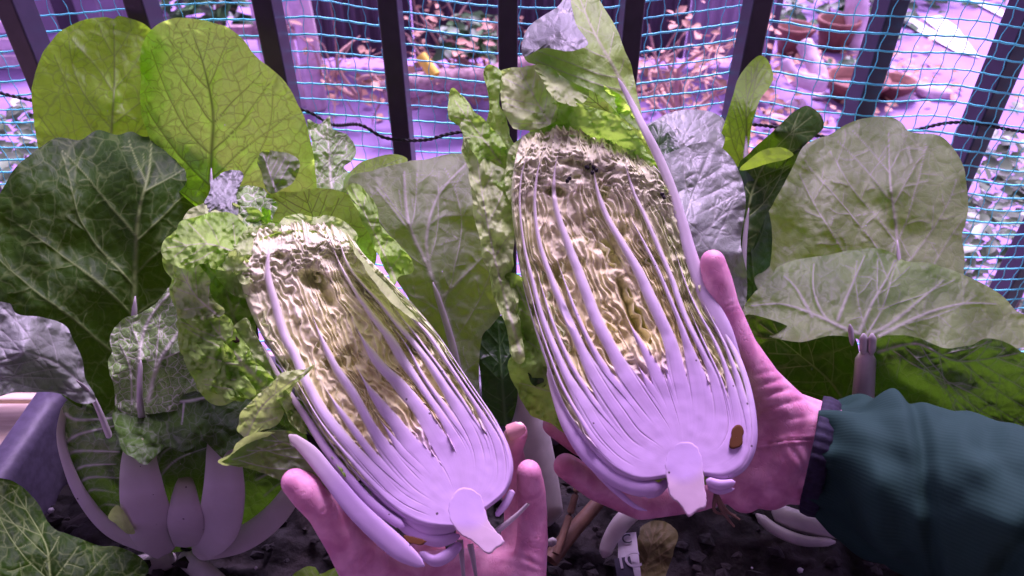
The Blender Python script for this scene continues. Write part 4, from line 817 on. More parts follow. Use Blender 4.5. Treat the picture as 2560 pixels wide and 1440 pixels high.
slab('brown_spot', [(1010, 1338), (1040, 1345), (1068, 1352), (1050, 1362), (1020, 1356)], LP_, hl, dome=.3, thick=.004, zoff=.003, jag=2.5, colf=lambda x, y: np.tile((.11, .05, .018), (len(x), 1)), rings=8, spokes=40, edge=3)
outL = [(1150, 1340), (1040, 1320), (940, 1240), (840, 1130), (760, 1020), (690, 900), (630, 780), (597, 680), (600, 620), (650, 575), (740, 558), (840, 575), (900, 640), (960, 710), (1050, 810), (1130, 900), (1210, 1010), (1270, 1110), (1280, 1190), (1240, 1260)]
bowl('outer_shell', outL, LP_, .052, hl, M['leaf_frill'], .008)
cgreen = lambda x, y, t, q: lerp(PALEG, CREAM, (1 - t[:, None]) * .5) * (1 - .12 * q)
ccream = lambda x, y, t, q: lerp(CREAM, PALEG, (t[:, None] - .65) * .6)
cyel = lambda x, y, t, q: lerp(YEL, CREAM, t[:, None] * 1.2)
LT = lambda x, y: LP_(x, y) + .00016 * np.clip(700 - np.asarray(y, float), 0, 400)
def edges(arc, ctr, fs, df, parent, seed, zo=.0, amp=8, wl=44, colf=ccream, lean=10):
    for i, f in enumerate(fs):
        c = np.array(ctr) + (np.array(arc, float) - np.array(ctr)) * f; c = c[(i % 2):]
        ruffle(c, df, parent, zoff=zo + .001 * math.sin(i * 1.7), dep=.008, lean=lean, amp=amp, wl=wl, colf=colf, seed=seed + i, grow=1, zamp=.003, th=5)
edges([(604, 720), (592, 650), (640, 585), (740, 560), (840, 578), (892, 632), (905, 690)], (750, 700.), (1., .95, .88), LT, hl, 400, -.012, colf=cgreen)
edges([(620, 735), (600, 650), (645, 590), (740, 566), (835, 584), (885, 638), (895, 700)], (745, 710.), (.93, .82, .72, .6, .5, .38), LT, hl, 430, .0015, amp=8, wl=30)
for i, c in enumerate(([(900, 1200), (840, 1120), (780, 1020), (725, 925), (670, 830), (640, 740)], [(880, 1075), (850, 1010), (815, 930), (785, 850), (760, 780)], [(960, 1075), (910, 985), (870, 915), (850, 850), (830, 790)], [(1010, 1010), (960, 950), (910, 890), (880, 820)], [(1090, 955), (1040, 880), (985, 815), (925, 740), (880, 680)], [(1140, 950), (1085, 870), (1030, 800), (960, 720), (900, 640)])):
    ruffle(c, LP_, hl, zoff=.001, dep=.011, lean=(-14, 12, 16, -16, -10, -10)[i], amp=7, wl=46, colf=(cgreen, ccream, cyel, cyel, ccream, cgreen)[i], seed=450 + i, grow=.5, zamp=.002, th=4)
def inner_sheet(outl, ctrl, df, parent, mat='leaf_pale', **k):
    c = [(x, y, float(df(x, y)) + z) for x, y, z in ctrl]; return blade('inner_leaf', outl, c, M[mat], parent, **k)
M['leaf_heart'] = leaf_mat('leaf_heart', (.84, .78, .34), (.86, .82, .46), (.8, .7, .22), .4, .5, 7., .12, bump=.6)
# outer leaves of that half
def ol(outl, ctrl, mat, parent=None, df=None, **k):
    df = df or LP_; k.setdefault('tert', False); k.setdefault('nsec', 4); k.setdefault('jag', 6); k.setdefault('frill', 17); k.setdefault('ffreq', 16); k.setdefault('crumple', 24); k.setdefault('cscale', 38)
    return blade('outer_leaf', outl, [(x, y, float(df(x, y)) + z) for x, y, z in ctrl], M[mat], parent or hl, **k)
ol([(415, 650), (445, 575), (520, 525), (610, 520), (660, 560), (640, 700), (645, 850), (700, 950), (640, 1000), (560, 1000), (490, 950), (450, 860), (432, 750)], [(430, 650, .03), (560, 530, .04), (640, 700, .022), (680, 950, .012), (500, 930, .03), (540, 750, .016)], 'leaf_frill', mid=[(670, 960), (580, 780), (540, 540)], w0=9, nsec=5, frill=20, crumple=26, jag=9, label='broad crumpled green leaf wrapping the side')
ol([(402, 632), (412, 602), (440, 575), (462, 548), (520, 534), (592, 535), (612, 590), (600, 660), (545, 672), (500, 655), (470, 672), (425, 655)], [(410, 630, .0), (500, 540, .02), (600, 560, .02), (520, 620, -.014), (600, 650, .01)], 'leaf_frill', mid=[(610, 640), (520, 610), (420, 620)], w0=4, label='bright green frilly leaf folded outward')
ol([(432, 660), (480, 650), (520, 690), (535, 740), (562, 775), (540, 800), (490, 802), (450, 785), (436, 730)], [(435, 680, .012), (520, 700, -.002), (550, 790, .005), (450, 780, .012)], 'leaf_pale', w0=4, mid=[(560, 800), (490, 740), (450, 670)])
ol([(440, 800), (500, 796), (555, 785), (600, 830), (640, 900), (690, 960), (670, 1000), (600, 990), (540, 1010), (490, 960), (462, 880)], [(450, 810, .02), (560, 800, .0), (660, 960, .008), (520, 980, .025)], 'leaf_frill', mid=[(680, 990), (600, 900), (520, 800)], w0=10, nsec=5, label='pale ribbed green leaf peeling off the side')
ol([(515, 570), (600, 590), (640, 680), (640, 800), (660, 900), (600, 840), (540, 790), (515, 700)], [(520, 600, .035), (620, 640, .03), (560, 780, .03), (650, 880, .02)], 'leaf_deep', w0=4, mid=[(640, 880), (560, 600)])
ol([(640, 520), (665, 490), (720, 478), (790, 470), (850, 478), (900, 510), (935, 580), (930, 680), (880, 640), (820, 590), (740, 580), (680, 570)], [(660, 500, .05), (850, 480, .055), (920, 620, .03), (740, 570, .028)], 'leaf_lime', mid=[(800, 590), (760, 480)], w0=3, frill=5, crumple=8, label='thin green leaf behind the cut top')
ol([(868, 468), (900, 462), (935, 505), (950, 555), (985, 600), (1032, 655), (1035, 682), (1000, 692), (985, 710), (955, 660), (925, 610), (905, 550), (880, 510)], [(880, 475, .045), (940, 530, .03), (1020, 670, .02), (920, 600, .02)], 'leaf_frill', frill=14, w0=4, mid=[(990, 700), (930, 570), (880, 470)])
ol([(525, 455), (545, 432), (585, 422), (606, 436), (590, 480), (600, 535), (560, 540), (515, 530), (520, 490)], [(530, 450, .05), (590, 430, .055), (560, 530, .03)], 'leaf_glauc', frill=8, crumple=9, cscale=26)
ol([(590, 470), (650, 470), (690, 500), (680, 560), (620, 580), (595, 540)], [(600, 480, .05), (680, 500, .045), (630, 570, .03)], 'leaf_lace', crumple=12, cscale=30, frill=9)
ol([(645, 400), (662, 380), (710, 380), (745, 400), (742, 430), (700, 480), (670, 480), (650, 440)], [(650, 400, .065), (740, 405, .06), (690, 470, .05)], 'leaf_grey', mid=[(690, 480), (660, 390)], w0=4, frill=5, spokes=160)
ol([(1040, 800), (1100, 860), (1180, 960), (1220, 1030), (1160, 970), (1090, 890)], [(1050, 810, .02), (1210, 1020, .015)], 'leaf_frill', spokes=120, rings=24, frill=5)
ol([(592, 1075), (600, 1040), (632, 1000), (668, 960), (715, 932), (760, 918), (792, 908), (786, 926), (750, 948), (722, 985), (712, 1030), (700, 1060), (660, 1075), (620, 1100)], [(600, 1060, .004), (650, 990, -.014), (785, 914, -.012), (715, 1000, .004), (670, 1070, .004)], 'leaf_pale', w0=4, mid=[(620, 1090), (660, 1010), (780, 915)], frill=9, crumple=16, cscale=36, label='limp pale leaf tip curling over the stems')
ol([(545, 1155), (575, 1130), (590, 1105), (640, 1085), (690, 1085), (670, 1105), (620, 1125), (580, 1160)], [(550, 1150, -.002), (680, 1090, .0), (610, 1110, -.008)], 'leaf_pale', frill=5, crumple=8, spokes=120, rings=24)
ol([(555, 1155), (600, 1120), (660, 1085), (730, 1085), (780, 1130), (830, 1200), (800, 1230), (720, 1210), (650, 1180)], [(560, 1150, .0), (700, 1090, .002), (810, 1210, .004), (680, 1180, .015)], 'leaf_grey', mid=[(820, 1215), (740, 1120), (660, 1100)], w0=6, nsec=5, frill=5, crumple=8)
ol([(700, 1010), (745, 1050), (790, 1100), (830, 1150), (870, 1200), (850, 1130), (800, 1060), (750, 1000)], [(710, 1020, .004), (860, 1190, .006), (790, 1060, .012)], 'leaf_frill', frill=9, ffreq=18, spokes=140, rings=24)
ol([(455, 560), (480, 520), (530, 505), (590, 515), (640, 545), (620, 590), (560, 580), (500, 590)], [(460, 555, .03), (540, 510, .04), (630, 550, .03), (540, 580, .012)], 'leaf_pale', frill=18)
ol([(540, 640), (580, 620), (620, 650), (625, 720), (600, 740), (560, 720), (535, 690)], [(545, 650, .006), (615, 660, .004), (580, 720, .012)], 'leaf_pale', frill=16, spokes=200, rings=50)
ol([(470, 860), (520, 840), (570, 860), (610, 920), (640, 980), (600, 1000), (540, 960), (490, 930)], [(480, 870, .012), (560, 860, .0), (620, 980, .004), (520, 930, .012)], 'leaf_frill', frill=18)
ol([(590, 820), (615, 790), (650, 850), (700, 940), (740, 1010), (770, 1080), (740, 1070), (680, 990), (620, 900)], [(600, 820, .006), (690, 940, .002), (760, 1070, .004)], 'leaf_pale', frill=14, spokes=220, rings=40)
for (o_, c_) in (([(590, 690), (575, 640), (600, 590), (650, 560), (690, 565), (660, 600), (625, 650), (615, 700)], [(590, 650, .006), (660, 570, .022), (620, 680, .002)]), ([(680, 575), (720, 545), (790, 540), (850, 550), (890, 590), (870, 615), (810, 580), (740, 575)], [(690, 570, .024), (800, 545, .03), (880, 600, .018)]), ([(870, 600), (900, 600), (940, 660), (990, 720), (1040, 770), (1060, 810), (1010, 780), (950, 720), (900, 660)], [(880, 605, .014), (1050, 800, .01), (960, 700, .004)])):
    ol(o_, c_, 'leaf_pale', frill=14, spokes=240, rings=40)
rt = Bag()
for (p) in ([(1240, 1330, .48), (1290, 1290, .475), (1320, 1260, .47)], [(1150, 1350, .48), (1155, 1400, .475), (1160, 1450, .47)], [(1175, 1360, .485), (1185, 1410, .48), (1190, 1440, .475)]):
    rt.add(*tube3(spline(PA(*np.array(p).T), 14), .0022, 7, .5))
rt.build('root_stubs', M['rib'], hl)['kind'] = 'stuff'
#---------------------------------------------------------------- half held higher, beside the sleeve
RP_ = rbf([(1710, 1200, .470), (1430, 330, .545), (1250, 800, .515), (1850, 800, .505)])
hr = thing('cabbage_half', 'longer halved cabbage with brown specks on top, held by hand in green sleeve', 'cabbage', P(1710, 1200, .48), 'halves of one cut cabbage held up')
RS = dict(
 a=[(1775, 1190, 16), (1830, 1198, 18), (1866, 1170, 26), (1880, 1110, 28), (1874, 1000, 28), (1850, 910, 28), (1808, 820, 26), (1760, 730, 24), (1728, 640, 21), (1706, 560, 18), (1678, 470, 16), (1645, 390, 15), (1612, 325, 13), (1578, 258, 10), (1545, 195, 6)],
 b=[(1745, 1140, 20), (1790, 1122, 28), (1810, 1085, 34), (1808, 1020, 36), (1785, 940, 34), (1745, 860, 30), (1712, 787, 25), (1683, 703, 20), (1650, 630, 16), (1620, 560, 12), (1590, 500, 6)],
 c=[(1716, 1105, 30), (1716, 1060, 36), (1705, 1003, 34), (1692, 937, 28), (1680, 860, 23), (1658, 803, 19), (1627, 737, 17), (1593, 670, 15), (1550, 610, 13), (1510, 560, 8)],
 d=[(1735, 1100, 30), (1758, 1040, 40), (1748, 960, 34), (1725, 880, 24), (1700, 810, 18), (1672, 745, 13), (1645, 690, 8)],
 e=[(1690, 1110, 26), (1668, 1080, 34), (1638, 1040, 34), (1600, 990, 30), (1566, 940, 24), (1530, 880, 18), (1493, 810, 14), (1467, 745, 12), (1440, 680, 11), (1412, 610, 10), (1385, 540, 6)],
 f=[(1672, 1128, 22), (1640, 1118, 26), (1590, 1085, 28), (1548, 1030, 25), (1510, 975, 22), (1466, 900, 18), (1433, 827, 14), (1400, 750, 11), (1373, 680, 10), (1350, 610, 9), (1340, 570, 5)],
 g=[(1665, 1165, 20), (1610, 1168, 26), (1555, 1138, 28), (1505, 1085, 26), (1460, 1015, 23), (1417, 940, 19), (1386, 865, 16), (1357, 785, 13), (1333, 700, 11), (1312, 620, 10), (1294, 520, 10), (1286, 440, 7)],
 h=[(1660, 1195, 18), (1600, 1205, 22), (1540, 1180, 22), (1480, 1120, 24), (1438, 1060, 22), (1408, 1000, 18), (1385, 930, 12), (1370, 870, 6)],
 i=[(1618, 1277, 3), (1583, 1263, 6), (1525, 1212, 9), (1470, 1150, 9), (1430, 1090, 6)])
ZR = dict(a=.0022, b=.001, c=.0016, d=.0002, e=.0008, f=.0018, g=.0008, h=-.001, i=-.006)
cutface([
 [(1665, 1195), (1600, 1205), (1540, 1185), (1480, 1130), (1430, 1060), (1395, 990), (1362, 900), (1330, 800), (1305, 700), (1288, 600), (1278, 500), (1285, 420), (1310, 352)],
 [(1668, 1170), (1610, 1168), (1555, 1138), (1505, 1085), (1460, 1015), (1417, 940), (1386, 865), (1357, 785), (1333, 700), (1312, 620), (1300, 520), (1305, 430), (1340, 338)],
 [(1675, 1140), (1640, 1118), (1590, 1085), (1548, 1030), (1510, 975), (1466, 900), (1433, 827), (1400, 750), (1373, 680), (1350, 610), (1338, 520), (1345, 430), (1375, 326)],
 [(1688, 1120), (1668, 1080), (1638, 1040), (1600, 990), (1566, 940), (1530, 880), (1493, 810), (1467, 745), (1440, 680), (1412, 610), (1390, 520), (1390, 430), (1410, 322)],
 [(1700, 1115), (1690, 1060), (1670, 1000), (1640, 930), (1605, 860), (1570, 790), (1535, 710), (1500, 630), (1465, 550), (1445, 450), (1445, 322)],
 [(1716, 1110), (1716, 1060), (1705, 1003), (1692, 937), (1680, 860), (1658, 803), (1627, 737), (1593, 670), (1550, 600), (1510, 530), (1485, 440), (1480, 329)],
 [(1735, 1112), (1755, 1050), (1748, 960), (1725, 880), (1700, 810), (1672, 745), (1640, 670), (1600, 590), (1560, 510), (1530, 430), (1515, 340)],
 [(1748, 1130), (1790, 1110), (1808, 1070), (1806, 1015), (1785, 940), (1745, 860), (1712, 787), (1683, 703), (1650, 630), (1615, 550), (1580, 470), (1550, 360)],
 [(1755, 1160), (1800, 1150), (1838, 1115), (1843, 1050), (1826, 960), (1788, 860), (1745, 770), (1710, 690), (1680, 610), (1645, 520), (1610, 450), (1580, 385)],
 [(1762, 1192), (1815, 1200), (1866, 1172), (1893, 1105), (1886, 1005), (1858, 908), (1815, 818), (1768, 728), (1733, 640), (1706, 555), (1678, 475), (1640, 420), (1600, 395)]],
 [(.30, .70), (.28, .90), (.26, .84), (.30, .82), (.16, .30), (.38, .78), (.34, .62), (.40, .85), (.16, .6), (.46, 1.2)], RP_, hr, seed=9, solid=(5, 6), heart=4.2, extra=((.5, .10, .5), (2.5, .08, .5), (6.5, .10, .6), (7.55, .09, .7)), zoff=.002, topt=.78,
 cavities=((1390, 480, 26, 12, 10, 40), (1530, 640, 14, 40, -35, 40), (1590, 800, 14, 60, -28, 50), (1560, 730, 12, 40, -25, 40), (1440, 410, 40, 10, 10, 20), (1400, 700, 8, 30, -25, 35), (1420, 790, 8, 26, -25, 35)))
rod('stem', [(x, y, float(RP_(x, y)) - .001 + (.008 if y < 300 else 0) + (.004 if y > 850 else 0), hw * .78) for x, y, hw in [(1868, 960, 5), (1846, 905, 12)] + RS['a'][6:]], M['stem'], hr, n=90, flat=1.0, front=.6, cols=lambda t: lerp(WHITE, lerp(MILK, PALEG, .3), t * 1.5), sides=24)
rod('stem', [(x, y, float(RP_(x, y)) + .003, hw) for x, y, hw in [(1655, 1215, 16), (1600, 1222, 20), (1535, 1195, 20), (1472, 1140, 20), (1425, 1070, 18), (1395, 1000, 13), (1370, 920, 7)]], M['stem'], hr, n=60, flat=1.0, front=.6, cols=stemcol(CREAM, .6), sides=20)
rod('stem', [(x, y, float(RP_(x, y)) + .009, hw) for x, y, hw in RS['i']], M['stem'], hr, n=40, flat=1.0, front=.5, cols=stemcol(CREAM, .6), sides=14)
for j, p in enumerate(([(1765, 1200, 10), (1800, 1212, 13), (1838, 1205, 8)], [(1770, 1215, 8), (1800, 1228, 9), (1836, 1222, 4)], [(1672, 1200, 10), (1640, 1228, 14), (1612, 1240, 7)])):
    rod('stem', [(x, y, float(RP_(x, y)) + .004 * j, hw) for x, y, hw in p], M['stem'], hr, n=24, flat=1.2, front=.5, cols=stemcol(WHITE), sides=14)
slab('core', [(1708, 1103), (1740, 1112), (1755, 1145), (1758, 1180), (1762, 1218), (1766, 1264), (1745, 1276), (1722, 1291), (1700, 1262), (1675, 1240), (1668, 1205), (1662, 1160), (1675, 1118)], RP_, hr, dome=.5, thick=.03, zoff=.0022, colf=corecol(1709, 1150, 58), jag=1.5, edge=3)
slab('brown_spot', [(1832, 1070), (1846, 1062), (1858, 1075), (1856, 1105), (1842, 1122), (1825, 1118), (1826, 1092)], RP_, hr, dome=.3, thick=.004, zoff=.0042, jag=3, colf=lambda x, y: np.tile((.11, .05, .018), (len(x), 1)), rings=10, spokes=50, edge=3)
outR = [(1660, 1230), (1560, 1200), (1460, 1110), (1400, 1000), (1350, 880), (1310, 740), (1285, 600), (1275, 460), (1310, 360), (1380, 320), (1470, 325), (1560, 370), (1640, 440), (1690, 540), (1740, 660), (1800, 790), (1860, 900), (1892, 1010), (1885, 1130), (1840, 1200), (1760, 1235)]
bowl('outer_shell', outR, RP_, .055, hr, M['leaf_frill'], .008)
RT = lambda x, y: RP_(x, y) + .00014 * np.clip(470 - np.asarray(y, float), 0, 400)
edges([(1292, 520), (1288, 440), (1320, 360), (1390, 325), (1480, 335), (1560, 385), (1620, 450), (1660, 520)], (1440, 470.), (1., .96, .9), RT, hr, 1400, -.012, colf=cgreen)
edges([(1302, 520), (1296, 440), (1326, 366), (1390, 332), (1478, 342), (1552, 390), (1608, 452), (1640, 515)], (1440, 475.), (.94, .84, .74, .64, .52, .42, .3), RT, hr, 1430, .0015, amp=8, wl=30)
for i, c in enumerate(([(1500, 1020), (1440, 920), (1400, 830), (1365, 730), (1340, 640)], [(1540, 985), (1490, 900), (1450, 810), (1420, 720), (1395, 640)], [(1600, 950), (1560, 880), (1520, 800), (1490, 720), (1470, 640), (1450, 560)], [(1660, 950), (1630, 860), (1590, 770), (1550, 690), (1500, 600), (1460, 530)], [(1720, 860), (1690, 780), (1650, 700), (1600, 610), (1560, 540)], [(1800, 930), (1760, 840), (1720, 740), (1690, 650), (1655, 560), (1620, 490)])):
    ruffle(c, RP_, hr, zoff=.001, dep=.011, lean=(12, 12, 18, -20, -14, -8)[i], amp=8, wl=48, colf=(cgreen, ccream, cyel, cyel, ccream, cgreen)[i], seed=1450 + i, grow=.5, zamp=.002, th=4)
def orr(*a, **k): return ol(*a, parent=hr, df=RP_, **k)
orr([(1308, 130), (1312, 90), (1335, 55), (1392, 18), (1420, -30), (1470, -40), (1510, 20), (1545, 80), (1572, 150), (1590, 230), (1610, 320), (1560, 300), (1500, 240), (1420, 200), (1370, 165), (1320, 155)], [(1315, 110, .04), (1450, -20, .075), (1570, 170, .04), (1470, 120, .018), (1600, 310, .01)], 'leaf_frill', mid=[(1605, 300), (1560, 215), (1530, 160), (1480, 70), (1440, -30)], w0=9, nsec=6, jag=2, frill=5, crumple=12, cscale=80, label='tall pointed outer leaf with a folded grey half')
orr([(1308, 140), (1312, 90), (1335, 55), (1392, 18), (1425, -10), (1440, 60), (1470, 110), (1420, 130), (1360, 120)], [(1315, 110, .028), (1420, 0, .05), (1400, 80, .008), (1460, 105, .014)], 'leaf_glauc', jag=2, frill=4, crumple=10, cscale=50, spokes=200, rings=50)
orr([(1400, 180), (1480, 200), (1560, 250), (1610, 330), (1660, 420), (1690, 520), (1640, 460), (1560, 390), (1460, 340), (1360, 330), (1320, 320), (1360, 240)], [(1400, 190, .035), (1600, 320, .02), (1680, 500, .014), (1340, 320, .03), (1480, 330, .02)], 'leaf_lime', mid=[(1680, 510), (1580, 340), (1420, 200)], w0=5, crumple=20)
orr([(1245, 215), (1252, 180), (1300, 172), (1392, 158), (1402, 210), (1425, 250), (1390, 300), (1330, 330), (1285, 320), (1255, 280)], [(1250, 200, .05), (1390, 170, .04), (1310, 250, .022), (1330, 330, .015), (1420, 250, .025)], 'leaf_pale', mid=[(1380, 320), (1340, 250), (1300, 175)], w0=5, nsec=5, frill=9, label='pale green broken leaf piece at the top')
orr([(1340, 170), (1370, 150), (1400, 190), (1440, 205), (1470, 230), (1440, 260), (1400, 250), (1360, 210)], [(1350, 170, .02), (1460, 230, .012), (1390, 210, .008)], 'leaf_pale', spokes=150, rings=30)
orr([(1360, 270), (1420, 250), (1500, 270), (1560, 300), (1600, 350), (1640, 410), (1600, 420), (1540, 370), (1470, 340), (1400, 330), (1340, 330)], [(1360, 280, .025), (1600, 360, .012), (1470, 300, .0), (1480, 340, .008)], 'leaf_frill', frill=14, crumple=22)
orr([(1210, 175), (1248, 180), (1252, 260), (1280, 330), (1300, 400), (1250, 380), (1215, 330), (1220, 260)], [(1215, 190, .05), (1250, 190, .05), (1280, 390, .02), (1230, 300, .035)], 'leaf_frill', spokes=150, rings=40, jag=7)
orr([(1118, 292), (1130, 228), (1150, 235), (1180, 275), (1225, 310), (1270, 370), (1300, 430), (1290, 470), (1230, 450), (1180, 380), (1150, 320)], [(1125, 280, .04), (1150, 240, .045), (1280, 430, .02), (1190, 370, .02)], 'leaf_frill', frill=8, mid=[(1290, 460), (1210, 350), (1135, 250)], w0=4, label='ear shaped green leaf sticking out sideways')
orr([(1150, 310), (1180, 330), (1215, 390), (1260, 430), (1290, 470), (1280, 560), (1275, 640), (1290, 720), (1300, 790), (1310, 900), (1280, 890), (1255, 800), (1230, 720), (1200, 620), (1180, 520), (1165, 420)], [(1160, 330, .03), (1280, 480, .012), (1220, 520, -.004), (1280, 700, .012), (1230, 700, .006), (1300, 880, .012)], 'leaf_pale', frill=12, ffreq=26, mid=[(1300, 880), (1250, 700), (1215, 540), (1190, 380)], w0=6, nsec=6, label='long pale frilly leaf peeling down the side')
orr([(1225, 560), (1270, 590), (1290, 680), (1320, 780), (1345, 860), (1370, 960), (1330, 960), (1300, 880), (1260, 790), (1230, 690)], [(1230, 580, .035), (1290, 680, .022), (1350, 940, .018)], 'leaf_deep', frill=9, spokes=180, rings=40)
orr([(1255, 690), (1300, 690), (1330, 750), (1350, 830), (1390, 900), (1430, 990), (1470, 1070), (1480, 1095), (1430, 1085), (1380, 1060), (1330, 1030), (1285, 960), (1270, 900), (1305, 860), (1290, 800), (1250, 760)], [(1265, 700, .012), (1320, 740, .004), (1400, 930, .008), (1475, 1085, .012), (1300, 950, .03), (1400, 1060, .03)], 'leaf_frill', frill=13, ffreq=26, mid=[(1480, 1090), (1400, 960), (1330, 800), (1290, 710)], w0=5, label='green frilled leaf along the lower side', jag=7)
for (o_, c_) in (([(1275, 500), (1268, 430), (1290, 365), (1340, 325), (1390, 315), (1370, 350), (1320, 390), (1300, 450), (1298, 510)], [(1275, 450, .008), (1350, 325, .022), (1300, 490, .004)]), ([(1380, 330), (1430, 300), (1500, 305), (1560, 345), (1600, 395), (1570, 400), (1500, 350), (1430, 335)], [(1390, 325, .022), (1490, 305, .026), (1590, 395, .016)]), ([(1590, 390), (1630, 410), (1660, 460), (1690, 540), (1720, 630), (1700, 620), (1660, 540), (1620, 460)], [(1600, 395, .012), (1660, 470, .003), (1710, 620, .006)])):
    orr(o_, c_, 'leaf_pale', frill=14, spokes=240, rings=40)
bk = Bag(); rs = np.random.RandomState(77)
for (px, py) in ((1472, 385), (1474, 398), (1478, 410), (1470, 420), (1484, 418), (1490, 426), (1466, 418), (1482, 432), (1424, 445), (1418, 452), (1655, 485), (1660, 492)):
    bk.add(np.array(P(px, py, float(RT(px, py)) - .010)) + iv * .0016 * rs.uniform(.6, 1.6, (len(iv), 1)), jf)
bk.build('soil_specks', M['soil'], hr)['kind'] = 'stuff'
B = Bag()
for k in range(4):
    a = rs.uniform(-40, 40); B.add(*tube3(spline(PA([1790, 1800 + a * .4, 1830 + a * .5], [1235, 1275, 1300 + rs.uniform(-20, 20)], [.49, .492, .495]), 10), .0016, 6, .4))
B.build('root_stubs', M['bamboo'], hr)['kind'] = 'stuff'
slab('slug', [(572, 838), (582, 832), (592, 842), (600, 853), (590, 858), (578, 850)], lambda x, y: LP_(x, y), hl, dome=2, thick=.003, zoff=-.002, colf=lambda x, y: np.tile((.03, .02, .012), (len(x), 1)), rings=8, spokes=30, edge=3)
#==HANDS==
#---------------------------------------------------------------- the person: two hands and a sleeve
pers = thing('person', 'person in a dark green sleeve holding up two cabbage halves, only hands in view', 'person', P(1500, 1500, .5))
def capsule(B, a, b, ra, rb, n=12, m=14):
    """tapered capsule between two points"""
    a = np.array(a, float); b = np.array(b, float); t = b - a; L = np.linalg.norm(t); t /= L
    u = np.cross(t, [.3, .5, .81]); u /= np.linalg.norm(u); v = np.cross(t, u); an = np.linspace(0, 2 * np.pi, m, endpoint=False)
    rows = [(-ra * math.cos(q), ra * math.sin(q)) for q in np.linspace(.05, math.pi / 2, 6)] + [(L * f, ra + (rb - ra) * f) for f in (.25, .5, .75)] + [(L + rb * math.cos(q), rb * math.sin(q)) for q in np.linspace(math.pi / 2, .05, 6)]
    V = np.concatenate([a + t * s + r * (np.cos(an)[:, None] * u + np.sin(an)[:, None] * v) for s, r in rows]); k = len(rows)
    B.add(V, grid_faces(k, m, True).tolist() + [list(range(m))[::-1], list(range((k - 1) * m, k * m))])
def hand(name, chains, parent, voxel=.0019, smooth=9, folds=()):
    B = Bag()
    for ch in chains:
        for (p, q) in zip(ch[:-1], ch[1:]): capsule(B, P(*p[:3]), P(*q[:3]), p[3] * .001, q[3] * .001)
    tmp = B.build('tmp', M['skin'])
    m = tmp.modifiers.new('r', 'REMESH'); m.mode = 'VOXEL'; m.voxel_size = voxel; m.use_smooth_shade = True
    m = tmp.modifiers.new('s', 'SMOOTH'); m.iterations = smooth; m.factor = .5
    me = bpy.data.meshes.new_from_object(tmp.evaluated_get(bpy.context.evaluated_depsgraph_get()))
    V = np.array([v.co[:] for v in me.vertices]); F = [list(p.vertices) for p in me.polygons]
    bpy.data.objects.remove(tmp); bpy.data.meshes.remove(me)
    # skin folds: shallow waves across the named places
    rel = V - np.array([0, 0, CAMZ]); dd = rel[:, 1] * cp - rel[:, 2] * sp; px = CX + FPX * rel[:, 0] / dd; py = CY + FPX * (-rel[:, 1] * sp - rel[:, 2] * cp) / dd
    for (fx, fy, rx, ry, an, wl, am) in folds:
        ca_, sa_ = math.cos(math.radians(an)), math.sin(math.radians(an)); u = (px - fx) * ca_ + (py - fy) * sa_; v = -(px - fx) * sa_ + (py - fy) * ca_
        m_ = np.exp(-((u / rx) ** 2 + (v / ry) ** 2) ** 2); V = V + rel * (am * .001 / dd * m_ * (np.abs(np.sin(v / wl * math.pi + .9 * vnoise(u / 60, v / 40, 3))) ** .5 - .6) * -1)[:, None]
    return obj(name, V, F, M['skin'], parent)
def nail(parent, c, tip, w_, df):
    """thin curved plate on a fingertip: c base, tip end (px,py,depth)"""
    a = np.array(c, float); b = np.array(tip, float); u = b - a; t2 = np.array([-u[1], u[0], 0]); t2 /= np.linalg.norm(t2[:2]); V = []
    for i in range(9):
        f = i / 8; ww = w_ * (1 if .1 < f < .75 else .8 if f < .95 else .45)
        for j in range(9):
            g_ = (j - 4) / 4.; p = a + u * f + t2 * g_ * ww; V.append(PA(p[0], p[1], p[2] + .0022 * g_ * g_))
    return obj('nail', np.array(V), grid_faces(9, 9), M['nail'], parent)
# hand under the lower half: thumb on one side, fingertips round the other
h1 = hand('hand', [
    [(738, 1206, .478, 9.5), (768, 1228, .480, 12.), (812, 1272, .484, 12.2), (862, 1350, .492, 13.5), (930, 1450, .505, 18.5), (1020, 1560, .52, 25)],
    [(930, 1450, .505, 17), (1040, 1450, .515, 19), (1150, 1440, .52, 19), (1250, 1430, .518, 17), (1310, 1440, .512, 15)],
    [(1000, 1540, .52, 26), (1120, 1520, .525, 26), (1220, 1510, .525, 24), (1300, 1500, .515, 19)],
    [(1060, 1600, .525, 27), (1150, 1720, .52, 29), (1180, 1900, .50, 30)],
    [(1318, 1450, .508, 13.5), (1330, 1360, .506, 11.2), (1332, 1290, .505, 10.4), (1328, 1225, .498, 10.), (1322, 1180, .490, 8.6)],
    [(1280, 1420, .525, 14), (1300, 1300, .54, 11.5), (1285, 1190, .548, 10.8), (1275, 1120, .532, 9.8), (1292, 1082, .512, 8.2)],
    [(1180, 1430, .54, 14), (1180, 1300, .562, 12), (1170, 1180, .565, 11), (1180, 1100, .56, 9.5)],
    [(1080, 1440, .54, 14), (1060, 1300, .562, 12), (1040, 1180, .565, 11), (1040, 1100, .56, 9.5)]], pers,
    folds=((1330, 1235, 40, 10, 0, 10, 1.2), (1330, 1345, 45, 14, 10, 12, 1.5), (815, 1275, 50, 18, -40, 14, 1.), (1300, 1400, 60, 26, 15, 26, 2.), (900, 1400, 60, 40, -50, 24, 1.2)))
nail(h1, (1268, 1082, .4975), (1312, 1068, .4985), 20, None)
